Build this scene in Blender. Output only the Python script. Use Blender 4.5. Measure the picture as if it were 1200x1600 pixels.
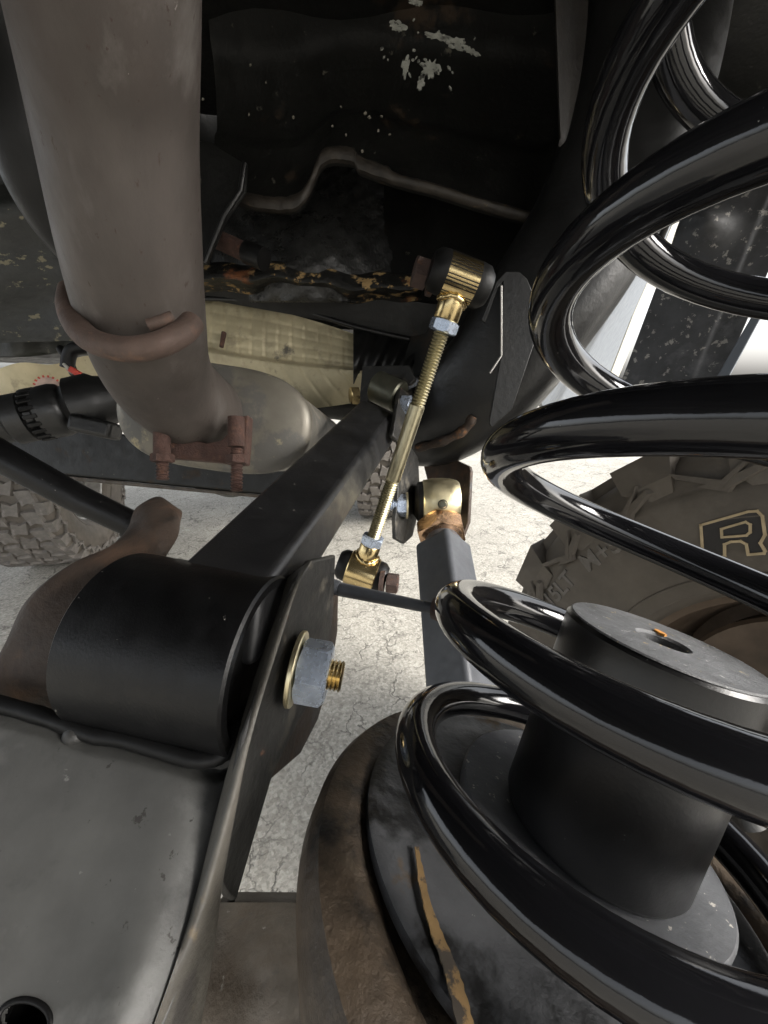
import bpy, bmesh, math, random
import numpy as np
from mathutils import Vector, Matrix

random.seed(7)
for o in list(bpy.data.objects):
    bpy.data.objects.remove(o, do_unlink=True)
scn = bpy.context.scene
COL = scn.collection

# ------------------------------------------------------------------ camera, sky, sun, exposure
CAM_H = 0.82
PITCH = math.radians(18.7)
FPX = 620.0                                  # focal length in pixels of a 1200 x 1600 picture (ultra-wide phone lens)
cam_d = bpy.data.cameras.new('camera')
cam = bpy.data.objects.new('camera', cam_d)
COL.objects.link(cam)
cam.location = (0, 0, CAM_H)
cam.rotation_euler = (math.pi / 2 - PITCH, 0, 0)
cam_d.sensor_fit = 'VERTICAL'
cam_d.sensor_height = 36.0
cam_d.lens = 36.0 * FPX / 1600.0
cam_d.clip_start = 0.005
cam_d.clip_end = 400
scn.camera = cam

SUN_EL, SUN_AZ = math.radians(32), math.radians(112)     # azimuth: clockwise from +Y, the side the sun stands on
world = bpy.data.worlds.new('World')
scn.world = world
world.use_nodes = True
wn = world.node_tree.nodes
sky = wn.new('ShaderNodeTexSky')
sky.sky_type = 'NISHITA'
sky.sun_disc = False
sky.sun_elevation = SUN_EL
sky.sun_rotation = SUN_AZ
sky.air_density = 1.0
sky.dust_density = 4.0
sky.ozone_density = 1.0
bg = wn['Background']
bg.inputs['Strength'].default_value = 0.15
hsv = wn.new('ShaderNodeHueSaturation')       # thin overcast: the sky's own light, paler
hsv.inputs['Saturation'].default_value = 0.25
world.node_tree.links.new(sky.outputs[0], hsv.inputs['Color'])
world.node_tree.links.new(hsv.outputs[0], bg.inputs['Color'])
sun_d = bpy.data.lights.new('sun', 'SUN')
sun_d.energy = 1.5
sun_d.angle = math.radians(25)
sun_d.color = (1.0, 0.95, 0.88)
sun = bpy.data.objects.new('sun', sun_d)
COL.objects.link(sun)
sd = Vector((math.sin(SUN_AZ) * math.cos(SUN_EL), math.cos(SUN_AZ) * math.cos(SUN_EL), math.sin(SUN_EL)))
sun.rotation_euler = sd.to_track_quat('Z', 'Y').to_euler()
vs = scn.view_settings
vs.view_transform = 'Standard'
vs.look = 'None'
vs.exposure = 1.75
vs.gamma = 1.0
vs.use_curve_mapping = False

# ------------------------------------------------------------------ helpers
CP, SP = math.cos(PITCH), math.sin(PITCH)


def C2W(x, y, z):
    """camera space (right, down, forward, metres) to the world"""
    return Vector((x, z * CP + (-y) * SP, CAM_H - y * CP - z * SP))


def W(px, py, d):
    """a point of the place: direction read off the photograph, distance in metres"""
    return C2W((px - 600) / FPX * d, (py - 800) / FPX * d, d)


def D(x, y, z):
    return C2W(x, y, z) - C2W(0, 0, 0)


def plane_of(a, b, c):
    A, B, Cc = W(*a), W(*b), W(*c)
    n = (B - A).cross(Cc - A).normalized()
    eye = Vector((0, 0, CAM_H))
    if n.dot(eye - A) < 0:
        n = -n

    def on(px, py):
        r = W(px, py, 1.0) - eye
        t = n.dot(A - eye) / n.dot(r)
        return eye + r * t
    return on, n


def frame_of(d):
    d = d.normalized()
    up = Vector((0, 0, 1)) if abs(d.z) < 0.9 else Vector((1, 0, 0))
    u = d.cross(up).normalized()
    return u, u.cross(d).normalized()


class MB:
    def __init__(self):
        self.v, self.f = [], []

    def add(self, vs_, fs_):
        o = len(self.v)
        self.v += [tuple(p) for p in vs_]
        self.f += [tuple(i + o for i in f) for f in fs_]
        return self

    def tube(self, pts, rad, seg=24, caps=True, sec=None, closed=False):
        pts = [Vector(p) for p in pts]
        n = len(pts)
        if not hasattr(rad, '__len__'):
            rad = [rad] * n
        tang = []
        for i in range(n):
            a = pts[max(i - 1, 0)]
            b = pts[min(i + 1, n - 1)]
            if closed:
                a, b = pts[i - 1], pts[(i + 1) % n]
            tang.append((b - a).normalized())
        u, _ = frame_of(tang[0])
        vs_, fs_ = [], []
        ring = sec or [(math.cos(2 * math.pi * k / seg), math.sin(2 * math.pi * k / seg)) for k in range(seg)]
        m = len(ring)
        for i in range(n):
            u = (u - tang[i] * u.dot(tang[i])).normalized()
            v = tang[i].cross(u)
            for (a, b) in ring:
                vs_.append(pts[i] + (u * a + v * b) * rad[i])
        for i in range(n - 1 if not closed else n):
            j = (i + 1) % n
            for k in range(m):
                k2 = (k + 1) % m
                fs_.append((i * m + k, i * m + k2, j * m + k2, j * m + k))
        if caps and not closed:
            fs_.append(tuple(range(m))[::-1])
            fs_.append(tuple((n - 1) * m + k for k in range(m)))
        return self.add(vs_, fs_)

    def lathe(self, base, axis, prof, seg=48, sec_fn=None):
        """prof: list of (height along axis, radius); radius 0 closes"""
        axis = axis.normalized()
        u, v = frame_of(axis)
        vs_, fs_, rows = [], [], []
        for (h, r) in prof:
            if r <= 1e-6:
                rows.append([len(vs_)])
                vs_.append(base + axis * h)
            else:
                row = []
                for k in range(seg):
                    a = 2 * math.pi * k / seg
                    rr = r * (sec_fn(a) if sec_fn else 1)
                    row.append(len(vs_))
                    vs_.append(base + axis * h + (u * math.cos(a) + v * math.sin(a)) * rr)
                rows.append(row)
        for A, B in zip(rows[:-1], rows[1:]):
            for k in range(seg):
                k2 = (k + 1) % seg
                if len(A) == 1 and len(B) == 1:
                    continue
                if len(A) == 1:
                    fs_.append((A[0], B[k2], B[k]))
                elif len(B) == 1:
                    fs_.append((A[k], A[k2], B[0]))
                else:
                    fs_.append((A[k], A[k2], B[k2], B[k]))
        return self.add(vs_, fs_)

    def prism(self, pts, vec):
        n = len(pts)
        vs_ = [Vector(p) for p in pts] + [Vector(p) + vec for p in pts]
        fs_ = [tuple(range(n)), tuple(range(2 * n - 1, n - 1, -1))]
        for i in range(n):
            j = (i + 1) % n
            fs_.append((i, n + i, n + j, j))
        return self.add(vs_, fs_)

    def hexa(self, near, far):
        """box from two quads"""
        vs_ = list(near) + list(far)
        fs_ = [(0, 1, 2, 3), (7, 6, 5, 4), (0, 4, 5, 1), (1, 5, 6, 2), (2, 6, 7, 3), (3, 7, 4, 0)]
        return self.add(vs_, fs_)

    def box(self, c, ax, hs):
        x, y, z = [Vector(a).normalized() * h for a, h in zip(ax, hs)]
        c = Vector(c)
        return self.hexa([c - x - y - z, c + x - y - z, c + x + y - z, c - x + y - z],
                         [c - x - y + z, c + x - y + z, c + x + y + z, c - x + y + z])

    def hexnut(self, base, axis, flats, h, bottom=False, rot=0.0, seg=48):
        axis = axis.normalized()
        u, v = frame_of(axis)
        a0 = flats / 2
        rows = []
        vs_, fs_ = [], []

        def ring(fn):
            row = []
            for k in range(seg):
                a = 2 * math.pi * k / seg
                q = (a % (math.pi / 3)) - math.pi / 6
                rr = a0 / math.cos(q)
                r, z = fn(rr)
                row.append(len(vs_))
                aa = a + rot
                vs_.append(base + axis * z + (u * math.cos(aa) + v * math.sin(aa)) * r)
            rows.append(row)
        ring(lambda r: (a0 * 0.9, 0))
        ring(lambda r: (r, (r - a0) * 0.55 + 0.0002))
        ring(lambda r: (r, h - (r - a0) * 0.75 - h * 0.03))
        ring(lambda r: (a0 * 0.965, h - h * 0.008))
        ring(lambda r: (a0 * 0.93, h))
        for A, B in zip(rows[:-1], rows[1:]):
            for k in range(seg):
                k2 = (k + 1) % seg
                fs_.append((A[k], A[k2], B[k2], B[k]))
        fs_.append(tuple(rows[0][::-1]))
        fs_.append(tuple(rows[-1]))
        return self.add(vs_, fs_)

    def thread(self, a, b, r, pitch=0.0023, depth=0.0011, seg=20):
        a, b = Vector(a), Vector(b)
        L = (b - a).length
        n = max(2, int(L / pitch * 2))
        ax = (b - a).normalized()
        prof = [(0, 0)]
        for i in range(n + 1):
            prof.append((L * i / n, r if i % 2 else r - depth))
        prof.append((L, 0))
        return self.lathe(a, ax, prof, seg)

    def sheet(self, fn, nu, nv, thick, skip=None):
        """fn(u,v)->(point); a curved sheet with real thickness (thick is a vector)"""
        vs_, fs_ = [], []
        for i in range(nu + 1):
            for j in range(nv + 1):
                vs_.append(fn(i / nu, j / nv))
        m = len(vs_)
        vs_ += [Vector(p) + thick for p in vs_]
        I = lambda i, j: i * (nv + 1) + j
        for i in range(nu):
            for j in range(nv):
                if skip and skip((i + .5) / nu, (j + .5) / nv):
                    continue
                q = (I(i, j), I(i + 1, j), I(i + 1, j + 1), I(i, j + 1))
                fs_.append(q)
                fs_.append(tuple(k + m for k in q[::-1]))
        for i in range(nu):
            for j in (0, nv):
                fs_.append((I(i, j), I(i, j) + m, I(i + 1, j) + m, I(i + 1, j)))
        for j in range(nv):
            for i in (0, nu):
                fs_.append((I(i, j), I(i, j + 1), I(i, j + 1) + m, I(i, j) + m))
        return self.add(vs_, fs_)

    def build(self, name, mat, parent=None, ang=35, bevel=0.0, seg=2, origin=None):
        me = bpy.data.meshes.new(name)
        vs_ = self.v
        if origin is not None:
            vs_ = [tuple(Vector(p) - origin) for p in vs_]
        me.from_pydata(vs_, [], self.f)
        bm = bmesh.new()
        bm.from_mesh(me)
        bmesh.ops.recalc_face_normals(bm, faces=bm.faces)
        bm.to_mesh(me)
        bm.free()
        me.materials.append(mat)
        me.shade_smooth()
        me.set_sharp_from_angle(angle=math.radians(ang))
        o = bpy.data.objects.new(name, me)
        COL.objects.link(o)
        if origin is not None:
            o.location = origin
        if bevel > 0:
            b = o.modifiers.new('bevel', 'BEVEL')
            b.width = bevel
            b.segments = seg
            b.limit_method = 'ANGLE'
            b.angle_limit = math.radians(30)
            b.harden_normals = False
        if parent is not None:
            put(o, parent)
        return o


def root_of(p):
    m = Matrix.Identity(4)
    chain = []
    while p is not None:
        chain.append(p)
        p = p.parent
    for q in reversed(chain):
        m = m @ q.matrix_parent_inverse @ q.matrix_basis
    return m


def put(o, parent):
    o.parent = parent
    o.matrix_parent_inverse = root_of(parent).inverted()


def tag(o, label, cat, group=None, kind=None):
    if label:
        o['label'] = label
    if cat:
        o['category'] = cat
    if group:
        o['group'] = group
    if kind:
        o['kind'] = kind
    return o


def thing(name, label, cat, loc, group=None):
    o = bpy.data.objects.new(name, None)
    COL.objects.link(o)
    o.location = loc
    o.empty_display_size = 0.02
    return tag(o, label, cat, group)


def spline(pts, n=10):
    pts = [Vector(p) for p in pts]
    out = []
    for i in range(len(pts) - 1):
        p0 = pts[max(i - 1, 0)]
        p1, p2 = pts[i], pts[i + 1]
        p3 = pts[min(i + 2, len(pts) - 1)]
        for k in range(n):
            t = k / n
            out.append(0.5 * ((2 * p1) + (p2 - p0) * t + (2 * p0 - 5 * p1 + 4 * p2 - p3) * t * t + (3 * p1 - p0 - 3 * p2 + p3) * t ** 3))
    out.append(pts[-1])
    return out


# ------------------------------------------------------------------ materials
def mat(name, base, rough=0.5, metal=0.0, var=0.25, vscale=40, bump=0.0, bscale=300, patches=(), rvar=0.1, coat=0.0, spec=0.5, stretch=(1, 1, 1)):
    """base colour with uneven grain, fine relief and patches of wear: (colour, scale, threshold, softness, roughness[, seed])"""
    m = bpy.data.materials.new(name)
    m.use_nodes = True
    nt = m.node_tree
    N, L = nt.nodes, nt.links
    p = N['Principled BSDF']
    tc = N.new('ShaderNodeTexCoord')
    mp = N.new('ShaderNodeMapping')
    mp.inputs['Scale'].default_value = stretch
    L.new(tc.outputs['Object'], mp.inputs['Vector'])

    def noise(scale, detail=5, rough_=0.6, off=0.0):
        n = N.new('ShaderNodeTexNoise')
        n.inputs['Scale'].default_value = scale
        n.inputs['Detail'].default_value = detail
        n.inputs['Roughness'].default_value = rough_
        if off:
            ad = N.new('ShaderNodeVectorMath')
            ad.inputs[1].default_value = (off, off * 1.7, off * 0.6)
            L.new(mp.outputs[0], ad.inputs[0])
            L.new(ad.outputs[0], n.inputs['Vector'])
        else:
            L.new(mp.outputs[0], n.inputs['Vector'])
        return n.outputs['Fac']

    def ramp(fac, a, b, ca, cb):
        r = N.new('ShaderNodeMapRange')
        r.inputs['From Min'].default_value = a
        r.inputs['From Max'].default_value = b
        r.inputs['To Min'].default_value = ca
        r.inputs['To Max'].default_value = cb
        L.new(fac, r.inputs['Value'])
        return r.outputs[0]
    n1 = noise(vscale)
    mx = N.new('ShaderNodeMix')
    mx.data_type = 'RGBA'
    lo = tuple(max(0, c * (1 - var)) for c in base) + (1,)
    hi = tuple(min(1, c * (1 + var)) for c in base) + (1,)
    mx.inputs[6].default_value = lo
    mx.inputs[7].default_value = hi
    L.new(ramp(n1, 0.3, 0.7, 0, 1), mx.inputs[0])
    col = mx.outputs[2]
    rg = ramp(noise(vscale * 1.7, off=3.1), 0.3, 0.7, max(0.02, rough - rvar), min(1, rough + rvar))
    met = None
    hgt = None
    for i, pt in enumerate(patches):
        c, sc, th, so, ro = pt[:5]
        msk = ramp(noise(sc, 6, 0.65, 1.3 * (i + 1) + (pt[5] if len(pt) > 5 else 0)), th, th + so, 0, 1)
        m2 = N.new('ShaderNodeMix')
        m2.data_type = 'RGBA'
        L.new(msk, m2.inputs[0])
        L.new(col, m2.inputs[6])
        m2.inputs[7].default_value = tuple(c) + (1,)
        col = m2.outputs[2]
        m3 = N.new('ShaderNodeMix')
        L.new(msk, m3.inputs[0])
        L.new(rg, m3.inputs[2])
        m3.inputs[3].default_value = ro
        rg = m3.outputs[0]
        if metal > 0:
            m4 = N.new('ShaderNodeMix')
            L.new(msk, m4.inputs[0])
            if met is None:
                m4.inputs[2].default_value = metal
            else:
                L.new(met, m4.inputs[2])
            m4.inputs[3].default_value = 0.0
            met = m4.outputs[0]
    L.new(col, p.inputs['Base Color'])
    L.new(rg, p.inputs['Roughness'])
    p.inputs['Metallic'].default_value = metal
    if met is not None:
        L.new(met, p.inputs['Metallic'])
    p.inputs['Specular IOR Level'].default_value = spec
    p.inputs['Coat Weight'].default_value = coat
    p.inputs['Coat Roughness'].default_value = 0.05
    if bump > 0:
        b = N.new('ShaderNodeBump')
        b.inputs['Strength'].default_value = bump
        b.inputs['Distance'].default_value = 0.002
        L.new(noise(bscale, 6, 0.6, 5.0), b.inputs['Height'])
        L.new(b.outputs[0], p.inputs['Normal'])
    return m


RUST = (0.10, 0.045, 0.022)
DUST = (0.20, 0.19, 0.165)
M_COIL = mat('gloss_black_powder_coat', (0.006, 0.006, 0.007), 0.08, var=0.2, rvar=0.03, bump=0.015, bscale=500, patches=[((0.16, 0.155, 0.14), 380, 0.715, 0.02, 0.8)])
M_SATIN = mat('satin_black_powder_coat', (0.0028, 0.0028, 0.003), 0.38, var=0.25, vscale=60, spec=0.3, bump=0.10, bscale=900, patches=[(DUST, 260, 0.70, 0.03, 0.8)])
M_ARM = mat('dusty_lit_satin_black', (0.0095, 0.0095, 0.010), 0.40, var=0.3, vscale=50, spec=0.6, bump=0.10, bscale=900, patches=[(DUST, 170, 0.69, 0.03, 0.8)])  # satin black with its base lifted for ground light on the side; dust specks
M_BUMP = mat('satin_black_steel', (0.008, 0.008, 0.0085), 0.32, var=0.2, vscale=80, rvar=0.03, bump=0.05, bscale=900, patches=[((0.10, 0.10, 0.10), 420, 0.70, 0.02, 0.7)])
M_BUMPTOP = mat('dusty_grey_steel', (0.13, 0.133, 0.137), 0.6, var=0.25, vscale=150, bump=0.3, bscale=700, patches=[((0.42, 0.35, 0.20), 260, 0.64, 0.04, 0.9), ((0.40, 0.40, 0.385), 480, 0.645, 0.03, 0.9)])
M_DISC = mat('dusty_dark_plate', (0.085, 0.088, 0.094), 0.55, var=0.2, vscale=90, bump=0.15, bscale=700, patches=[((0.40, 0.38, 0.34), 330, 0.645, 0.02, 0.9)])
M_SEAT = mat('worn_dark_seat', (0.06, 0.062, 0.066), 0.5, var=0.3, vscale=40, bump=0.3, bscale=240, patches=[((0.010, 0.010, 0.010), 22, 0.53, 0.08, 0.4), ((0.10, 0.065, 0.03), 30, 0.62, 0.08, 0.8), ((0.25, 0.24, 0.22), 300, 0.70, 0.03, 0.9)])
M_AXLE = mat('worn_axle_paint', (0.066, 0.054, 0.041), 0.6, var=0.45, vscale=45, bump=0.45, bscale=220, patches=[((0.05, 0.035, 0.022), 30, 0.50, 0.18, 0.7), ((0.22, 0.21, 0.19), 160, 0.66, 0.05, 0.8), ((0.012, 0.011, 0.010), 26, 0.60, 0.08, 0.4)])
M_BRACKET = mat('faded_grey_bracket_paint', (0.066, 0.066, 0.063), 0.50, var=0.25, vscale=30, bump=0.16, bscale=240, patches=[((0.100, 0.100, 0.096), 22, 0.52, 0.10, 0.6), ((0.045, 0.045, 0.043), 40, 0.58, 0.12, 0.6), ((0.025, 0.023, 0.021), 130, 0.655, 0.03, 0.7), ((0.15, 0.15, 0.143), 90, 0.685, 0.03, 0.8)])
M_STRIP = mat('tan_grey_lit_worn_edge', (0.105, 0.097, 0.082), 0.5, var=0.3, vscale=40, bump=0.3, bscale=220, patches=[((0.06, 0.055, 0.05), 34, 0.54, 0.12, 0.6), ((0.19, 0.15, 0.10), 46, 0.60, 0.08, 0.7), ((0.34, 0.33, 0.31), 150, 0.68, 0.03, 0.8)])  # paler than plate and ear: light on the rounded edge put into the colour
M_EAR = mat('dark_worn_bracket', (0.018, 0.0175, 0.016), 0.5, var=0.4, vscale=60, bump=0.25, bscale=300, patches=[((0.09, 0.08, 0.062), 40, 0.55, 0.12, 0.7), (RUST, 55, 0.66, 0.06, 0.9)])
M_RUSTY = mat('rusty_bracket', (0.040, 0.027, 0.019), 0.65, var=0.4, vscale=45, bump=0.35, bscale=260, patches=[((0.085, 0.048, 0.028), 35, 0.52, 0.15, 0.8), ((0.014, 0.013, 0.012), 30, 0.56, 0.1, 0.5)])
M_PERCH = mat('dark_brown_perch', (0.066, 0.048, 0.032), 0.55, var=0.45, vscale=50, bump=0.5, bscale=200, patches=[((0.10, 0.078, 0.052), 40, 0.56, 0.1, 0.7), ((0.010, 0.009, 0.008), 28, 0.55, 0.1, 0.45), ((0.20, 0.19, 0.17), 190, 0.68, 0.04, 0.85)])
M_PIPE = mat('dull_exhaust_steel', (0.074, 0.062, 0.054), 0.62, metal=0.35, var=0.25, vscale=26, bump=0.10, bscale=500, patches=[((0.045, 0.034, 0.028), 20, 0.50, 0.2, 0.75), ((0.098, 0.086, 0.077), 30, 0.56, 0.14, 0.7), ((0.04, 0.024, 0.017), 260, 0.64, 0.05, 0.8), ((0.20, 0.18, 0.16), 240, 0.70, 0.04, 0.8)], stretch=(1, 1, 0.35))
M_PIPERING = mat('rusty_hanger_steel', (0.085, 0.056, 0.044), 0.7, metal=0.2, var=0.3, vscale=60, bump=0.25, bscale=500, patches=[((0.13, 0.075, 0.05), 60, 0.56, 0.1, 0.85)])
M_CLAMP = mat('rusted_clamp', (0.060, 0.030, 0.022), 0.85, var=0.35, vscale=120, bump=0.5, bscale=700, patches=[((0.11, 0.055, 0.035), 150, 0.57, 0.1, 0.9)])
M_MUFF = mat('aluminised_muffler', (0.175, 0.16, 0.13), 0.52, metal=0.4, var=0.2, vscale=22, bump=0.12, bscale=160, patches=[((0.10, 0.095, 0.085), 26, 0.50, 0.08, 0.6), ((0.34, 0.29, 0.17), 20, 0.62, 0.06, 0.6)])
M_GOLD = mat('yellow_zinc', (0.64, 0.50, 0.26), 0.22, metal=1.0, var=0.18, vscale=70, bump=0.05, bscale=500, rvar=0.06)
M_GOLDDULL = mat('dull_yellow_zinc', (0.44, 0.40, 0.27), 0.34, metal=1.0, var=0.15, vscale=50, bump=0.06, bscale=400, rvar=0.06)
M_GOLDPALE = mat('pale_yellow_zinc', (0.72, 0.64, 0.42), 0.38, metal=1.0, var=0.15, vscale=50, bump=0.1, bscale=400, rvar=0.08)
M_GOLDPINK = mat('iridescent_zinc', (0.72, 0.47, 0.30), 0.25, metal=1.0, var=0.2, vscale=60, rvar=0.06)
M_ZINC = mat('clear_zinc', (0.42, 0.48, 0.58), 0.28, metal=0.7, var=0.15, vscale=160, bump=0.08, bscale=700, rvar=0.08)
M_RUBBER = mat('black_rubber', (0.005, 0.005, 0.005), 0.45, var=0.2, bump=0.1, spec=0.25)
M_BOLT = mat('rusted_bolt', (0.05, 0.03, 0.024), 0.6, var=0.4, vscale=150, bump=0.4, bscale=800, patches=[(RUST, 200, 0.58, 0.08, 0.9)])
M_UNDER = mat('black_undercoat', (0.007, 0.007, 0.0062), 0.5, var=0.4, vscale=20, spec=0.35, bump=0.4, bscale=120, patches=[((0.07, 0.066, 0.052), 60, 0.665, 0.03, 0.8), ((0.03, 0.02, 0.012), 16, 0.60, 0.08, 0.7)])
M_UNDERCHIP = mat('chipped_undercoat', (0.009, 0.009, 0.0085), 0.55, var=0.4, vscale=20, bump=0.4, bscale=120, patches=[((0.30, 0.30, 0.26), 22, 0.685, 0.02, 0.8, 2.0), ((0.13, 0.12, 0.10), 110, 0.70, 0.02, 0.8)])
M_UNDERGLOSS = mat('lumpy_gloss_undercoat', (0.026, 0.026, 0.025), 0.3, var=0.3, vscale=30, spec=0.5, bump=0.9, bscale=170, patches=[((0.07, 0.06, 0.035), 70, 0.68, 0.03, 0.8)])
M_LEDGE = mat('chipped_rusty_ledge', (0.010, 0.010, 0.009), 0.5, var=0.3, vscale=30, bump=0.6, bscale=200, patches=[((0.30, 0.20, 0.085), 48, 0.55, 0.03, 0.85, 0.6), ((0.20, 0.075, 0.028), 12, 0.57, 0.06, 0.9)])
M_FLANGE = mat('brown_edge_flange', (0.026, 0.021, 0.016), 0.55, var=0.5, vscale=60, bump=0.4, bscale=220, patches=[((0.12, 0.085, 0.05), 80, 0.63, 0.06, 0.9)])
M_LEFTCHIP = mat('flaking_floor_paint', (0.006, 0.007, 0.0055), 0.5, var=0.5, vscale=25, bump=0.5, bscale=120, patches=[((0.15, 0.135, 0.09), 38, 0.61, 0.04, 0.85), ((0.004, 0.006, 0.006), 18, 0.56, 0.06, 0.5)], stretch=(1, 1, 2.0))
M_SHIELD = mat('cream_heat_shield', (0.44, 0.385, 0.25), 0.5, metal=0.25, var=0.18, vscale=20, bump=0.10, bscale=260, patches=[((0.10, 0.09, 0.07), 16, 0.62, 0.07, 0.7), ((0.30, 0.26, 0.17), 34, 0.55, 0.1, 0.6)])
M_FRAME = mat('satin_frame_paint', (0.007, 0.007, 0.007), 0.4, var=0.35, vscale=30, bump=0.25, bscale=160, patches=[((0.10, 0.095, 0.085), 190, 0.70, 0.03, 0.8), (RUST, 24, 0.70, 0.05, 0.9)])
M_LCA = mat('grey_black_powder_coat', (0.062, 0.066, 0.074), 0.48, var=0.15, vscale=60, bump=0.12, bscale=900)
M_TYRE = mat('tyre_rubber', (0.088, 0.075, 0.060), 0.62, var=0.2, vscale=18, bump=0.15, bscale=260, patches=[((0.135, 0.118, 0.098), 12, 0.52, 0.2, 0.7)])
M_TYRELUG = mat('dusty_tread_rubber', (0.13, 0.118, 0.105), 0.75, var=0.25, vscale=40, bump=0.2, bscale=260, patches=[((0.22, 0.205, 0.19), 40, 0.58, 0.15, 0.85)])
M_TYREMID = mat('tread_groove_rubber', (0.028, 0.026, 0.024), 0.8, var=0.2, vscale=40)
M_LETTER = mat('tan_letter_outline', (0.42, 0.33, 0.20), 0.75, var=0.2, vscale=90)
M_LETTERFILL = mat('black_letter_fill', (0.016, 0.014, 0.013), 0.55, var=0.2)
M_RIM = mat('brown_dusty_drum', (0.10, 0.072, 0.05), 0.55, metal=0.3, var=0.3, vscale=20, bump=0.15, bscale=200)
M_ALLOY = mat('dull_alloy', (0.35, 0.34, 0.32), 0.45, metal=0.6, var=0.2)
M_BODY = mat('silver_grey_body_paint', (0.12, 0.135, 0.155), 0.5, var=0.04)
M_SEAM = mat('pale_seam_edge', (0.34, 0.33, 0.29), 0.5, var=0.1)
M_FLAP = mat('speckled_black_liner', (0.055, 0.055, 0.056), 0.5, var=0.3, vscale=25, bump=0.3, bscale=160, patches=[((0.30, 0.285, 0.26), 80, 0.595, 0.03, 0.85), ((0.12, 0.12, 0.124), 10, 0.57, 0.12, 0.7)])
M_WHITE = mat('white_car_paint', (0.75, 0.74, 0.72), 0.3, var=0.03, coat=0.5)
M_GLASS = mat('dark_car_glass', (0.02, 0.025, 0.03), 0.08, var=0.1)
M_RED = mat('red_wire_sleeve', (0.45, 0.05, 0.03), 0.5)
M_ORANGE = mat('orange_flake', (0.62, 0.27, 0.05), 0.7, var=0.3, vscale=200)
M_STREAK = mat('ochre_paint_streak', (0.20, 0.125, 0.050), 0.7, var=0.35, vscale=70, patches=[((0.05, 0.04, 0.03), 110, 0.53, 0.06, 0.7)])
M_PAINTCHIP = mat('pale_primer_chip', (0.26, 0.265, 0.235), 0.8, var=0.3, vscale=150, patches=[((0.05, 0.05, 0.045), 170, 0.56, 0.05, 0.8)])
M_PAINTDIM = mat('dull_primer_chip', (0.16, 0.15, 0.12), 0.8, var=0.3, vscale=150)
M_OLIVE = mat('olive_zinc_joint', (0.10, 0.10, 0.075), 0.4, metal=0.7, var=0.3, vscale=60, bump=0.1)
M_RING = mat('white_paint_mark', (0.55, 0.42, 0.36), 0.7, var=0.2, vscale=100)


def ground_material():
    m = bpy.data.materials.new('weathered_concrete')
    m.use_nodes = True
    nt = m.node_tree
    N, L = nt.nodes, nt.links
    p = N['Principled BSDF']
    tc = N.new('ShaderNodeTexCoord')

    def noise(scale, det=6, ro=0.6):
        n = N.new('ShaderNodeTexNoise')
        n.inputs['Scale'].default_value = scale
        n.inputs['Detail'].default_value = det
        n.inputs['Roughness'].default_value = ro
        L.new(tc.outputs['Object'], n.inputs['Vector'])
        return n

    def ramp(sock, a, b, c, d):
        r = N.new('ShaderNodeMapRange')
        for k, v in zip(('From Min', 'From Max', 'To Min', 'To Max'), (a, b, c, d)):
            r.inputs[k].default_value = v
        L.new(sock, r.inputs['Value'])
        return r.outputs[0]

    def mix(fac, a, b, blend='MIX'):
        x = N.new('ShaderNodeMix')
        x.data_type = 'RGBA'
        x.blend_type = blend
        for s, v in ((0, fac), (6, a), (7, b)):
            if hasattr(v, 'node'):
                L.new(v, x.inputs[s])
            else:
                x.inputs[s].default_value = v
        return x.outputs[2]
    base = mix(ramp(noise(3).outputs['Fac'], .3, .7, 0, 1), (0.275, 0.262, 0.228, 1), (0.375, 0.357, 0.312, 1))
    # sand-grain aggregate
    ag = N.new('ShaderNodeTexVoronoi')
    ag.inputs['Scale'].default_value = 130
    L.new(tc.outputs['Object'], ag.inputs['Vector'])
    bw = N.new('ShaderNodeRGBToBW')
    L.new(ag.outputs['Color'], bw.inputs[0])
    base = mix(0.45, base, bw.outputs[0], 'SOFT_LIGHT')
    base = mix(ramp(noise(120, 4, .7).outputs['Fac'], .47, .62, 0, .4), base, (0.11, 0.107, 0.094, 1))
    base = mix(ramp(noise(100, 4, .6).outputs['Fac'], .58, .66, 0, .5), base, (0.46, 0.44, 0.38, 1))
    # hairline cracks: edges of a warped cell pattern, broken up
    wv = N.new('ShaderNodeVectorMath')
    wv.operation = 'MULTIPLY_ADD'
    L.new(noise(9).outputs['Color'], wv.inputs[0])
    wv.inputs[1].default_value = (.16, .16, .16)
    L.new(tc.outputs['Object'], wv.inputs[2])
    hs = []
    for sc, wd in ((4.5, .022), (11, .030)):
        ck = N.new('ShaderNodeTexVoronoi')
        ck.feature = 'DISTANCE_TO_EDGE'
        ck.inputs['Scale'].default_value = sc
        L.new(wv.outputs[0], ck.inputs['Vector'])
        c = ramp(ck.outputs['Distance'], 0, wd, 1, 0)
        br = ramp(noise(sc * .8).outputs['Fac'], .42, .58, 0, 1)
        mu = N.new('ShaderNodeMath')
        mu.operation = 'MULTIPLY'
        L.new(c, mu.inputs[0])
        L.new(br, mu.inputs[1])
        hs.append(mu.outputs[0])
        mu2 = N.new('ShaderNodeMath')
        mu2.operation = 'MULTIPLY'
        L.new(mu.outputs[0], mu2.inputs[0])
        mu2.inputs[1].default_value = .9
        base = mix(mu2.outputs[0], base, (0.075, 0.07, 0.06, 1))
    L.new(base, p.inputs['Base Color'])
    p.inputs['Roughness'].default_value = 0.85
    b = N.new('ShaderNodeBump')
    b.inputs['Strength'].default_value = .8
    b.inputs['Distance'].default_value = .003
    s = N.new('ShaderNodeMath')
    s.operation = 'SUBTRACT'
    L.new(noise(110, 5).outputs['Fac'], s.inputs[0])
    L.new(hs[1], s.inputs[1])
    L.new(s.outputs[0], b.inputs['Height'])
    L.new(b.outputs[0], p.inputs['Normal'])
    return m


M_GROUND = ground_material()

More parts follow.
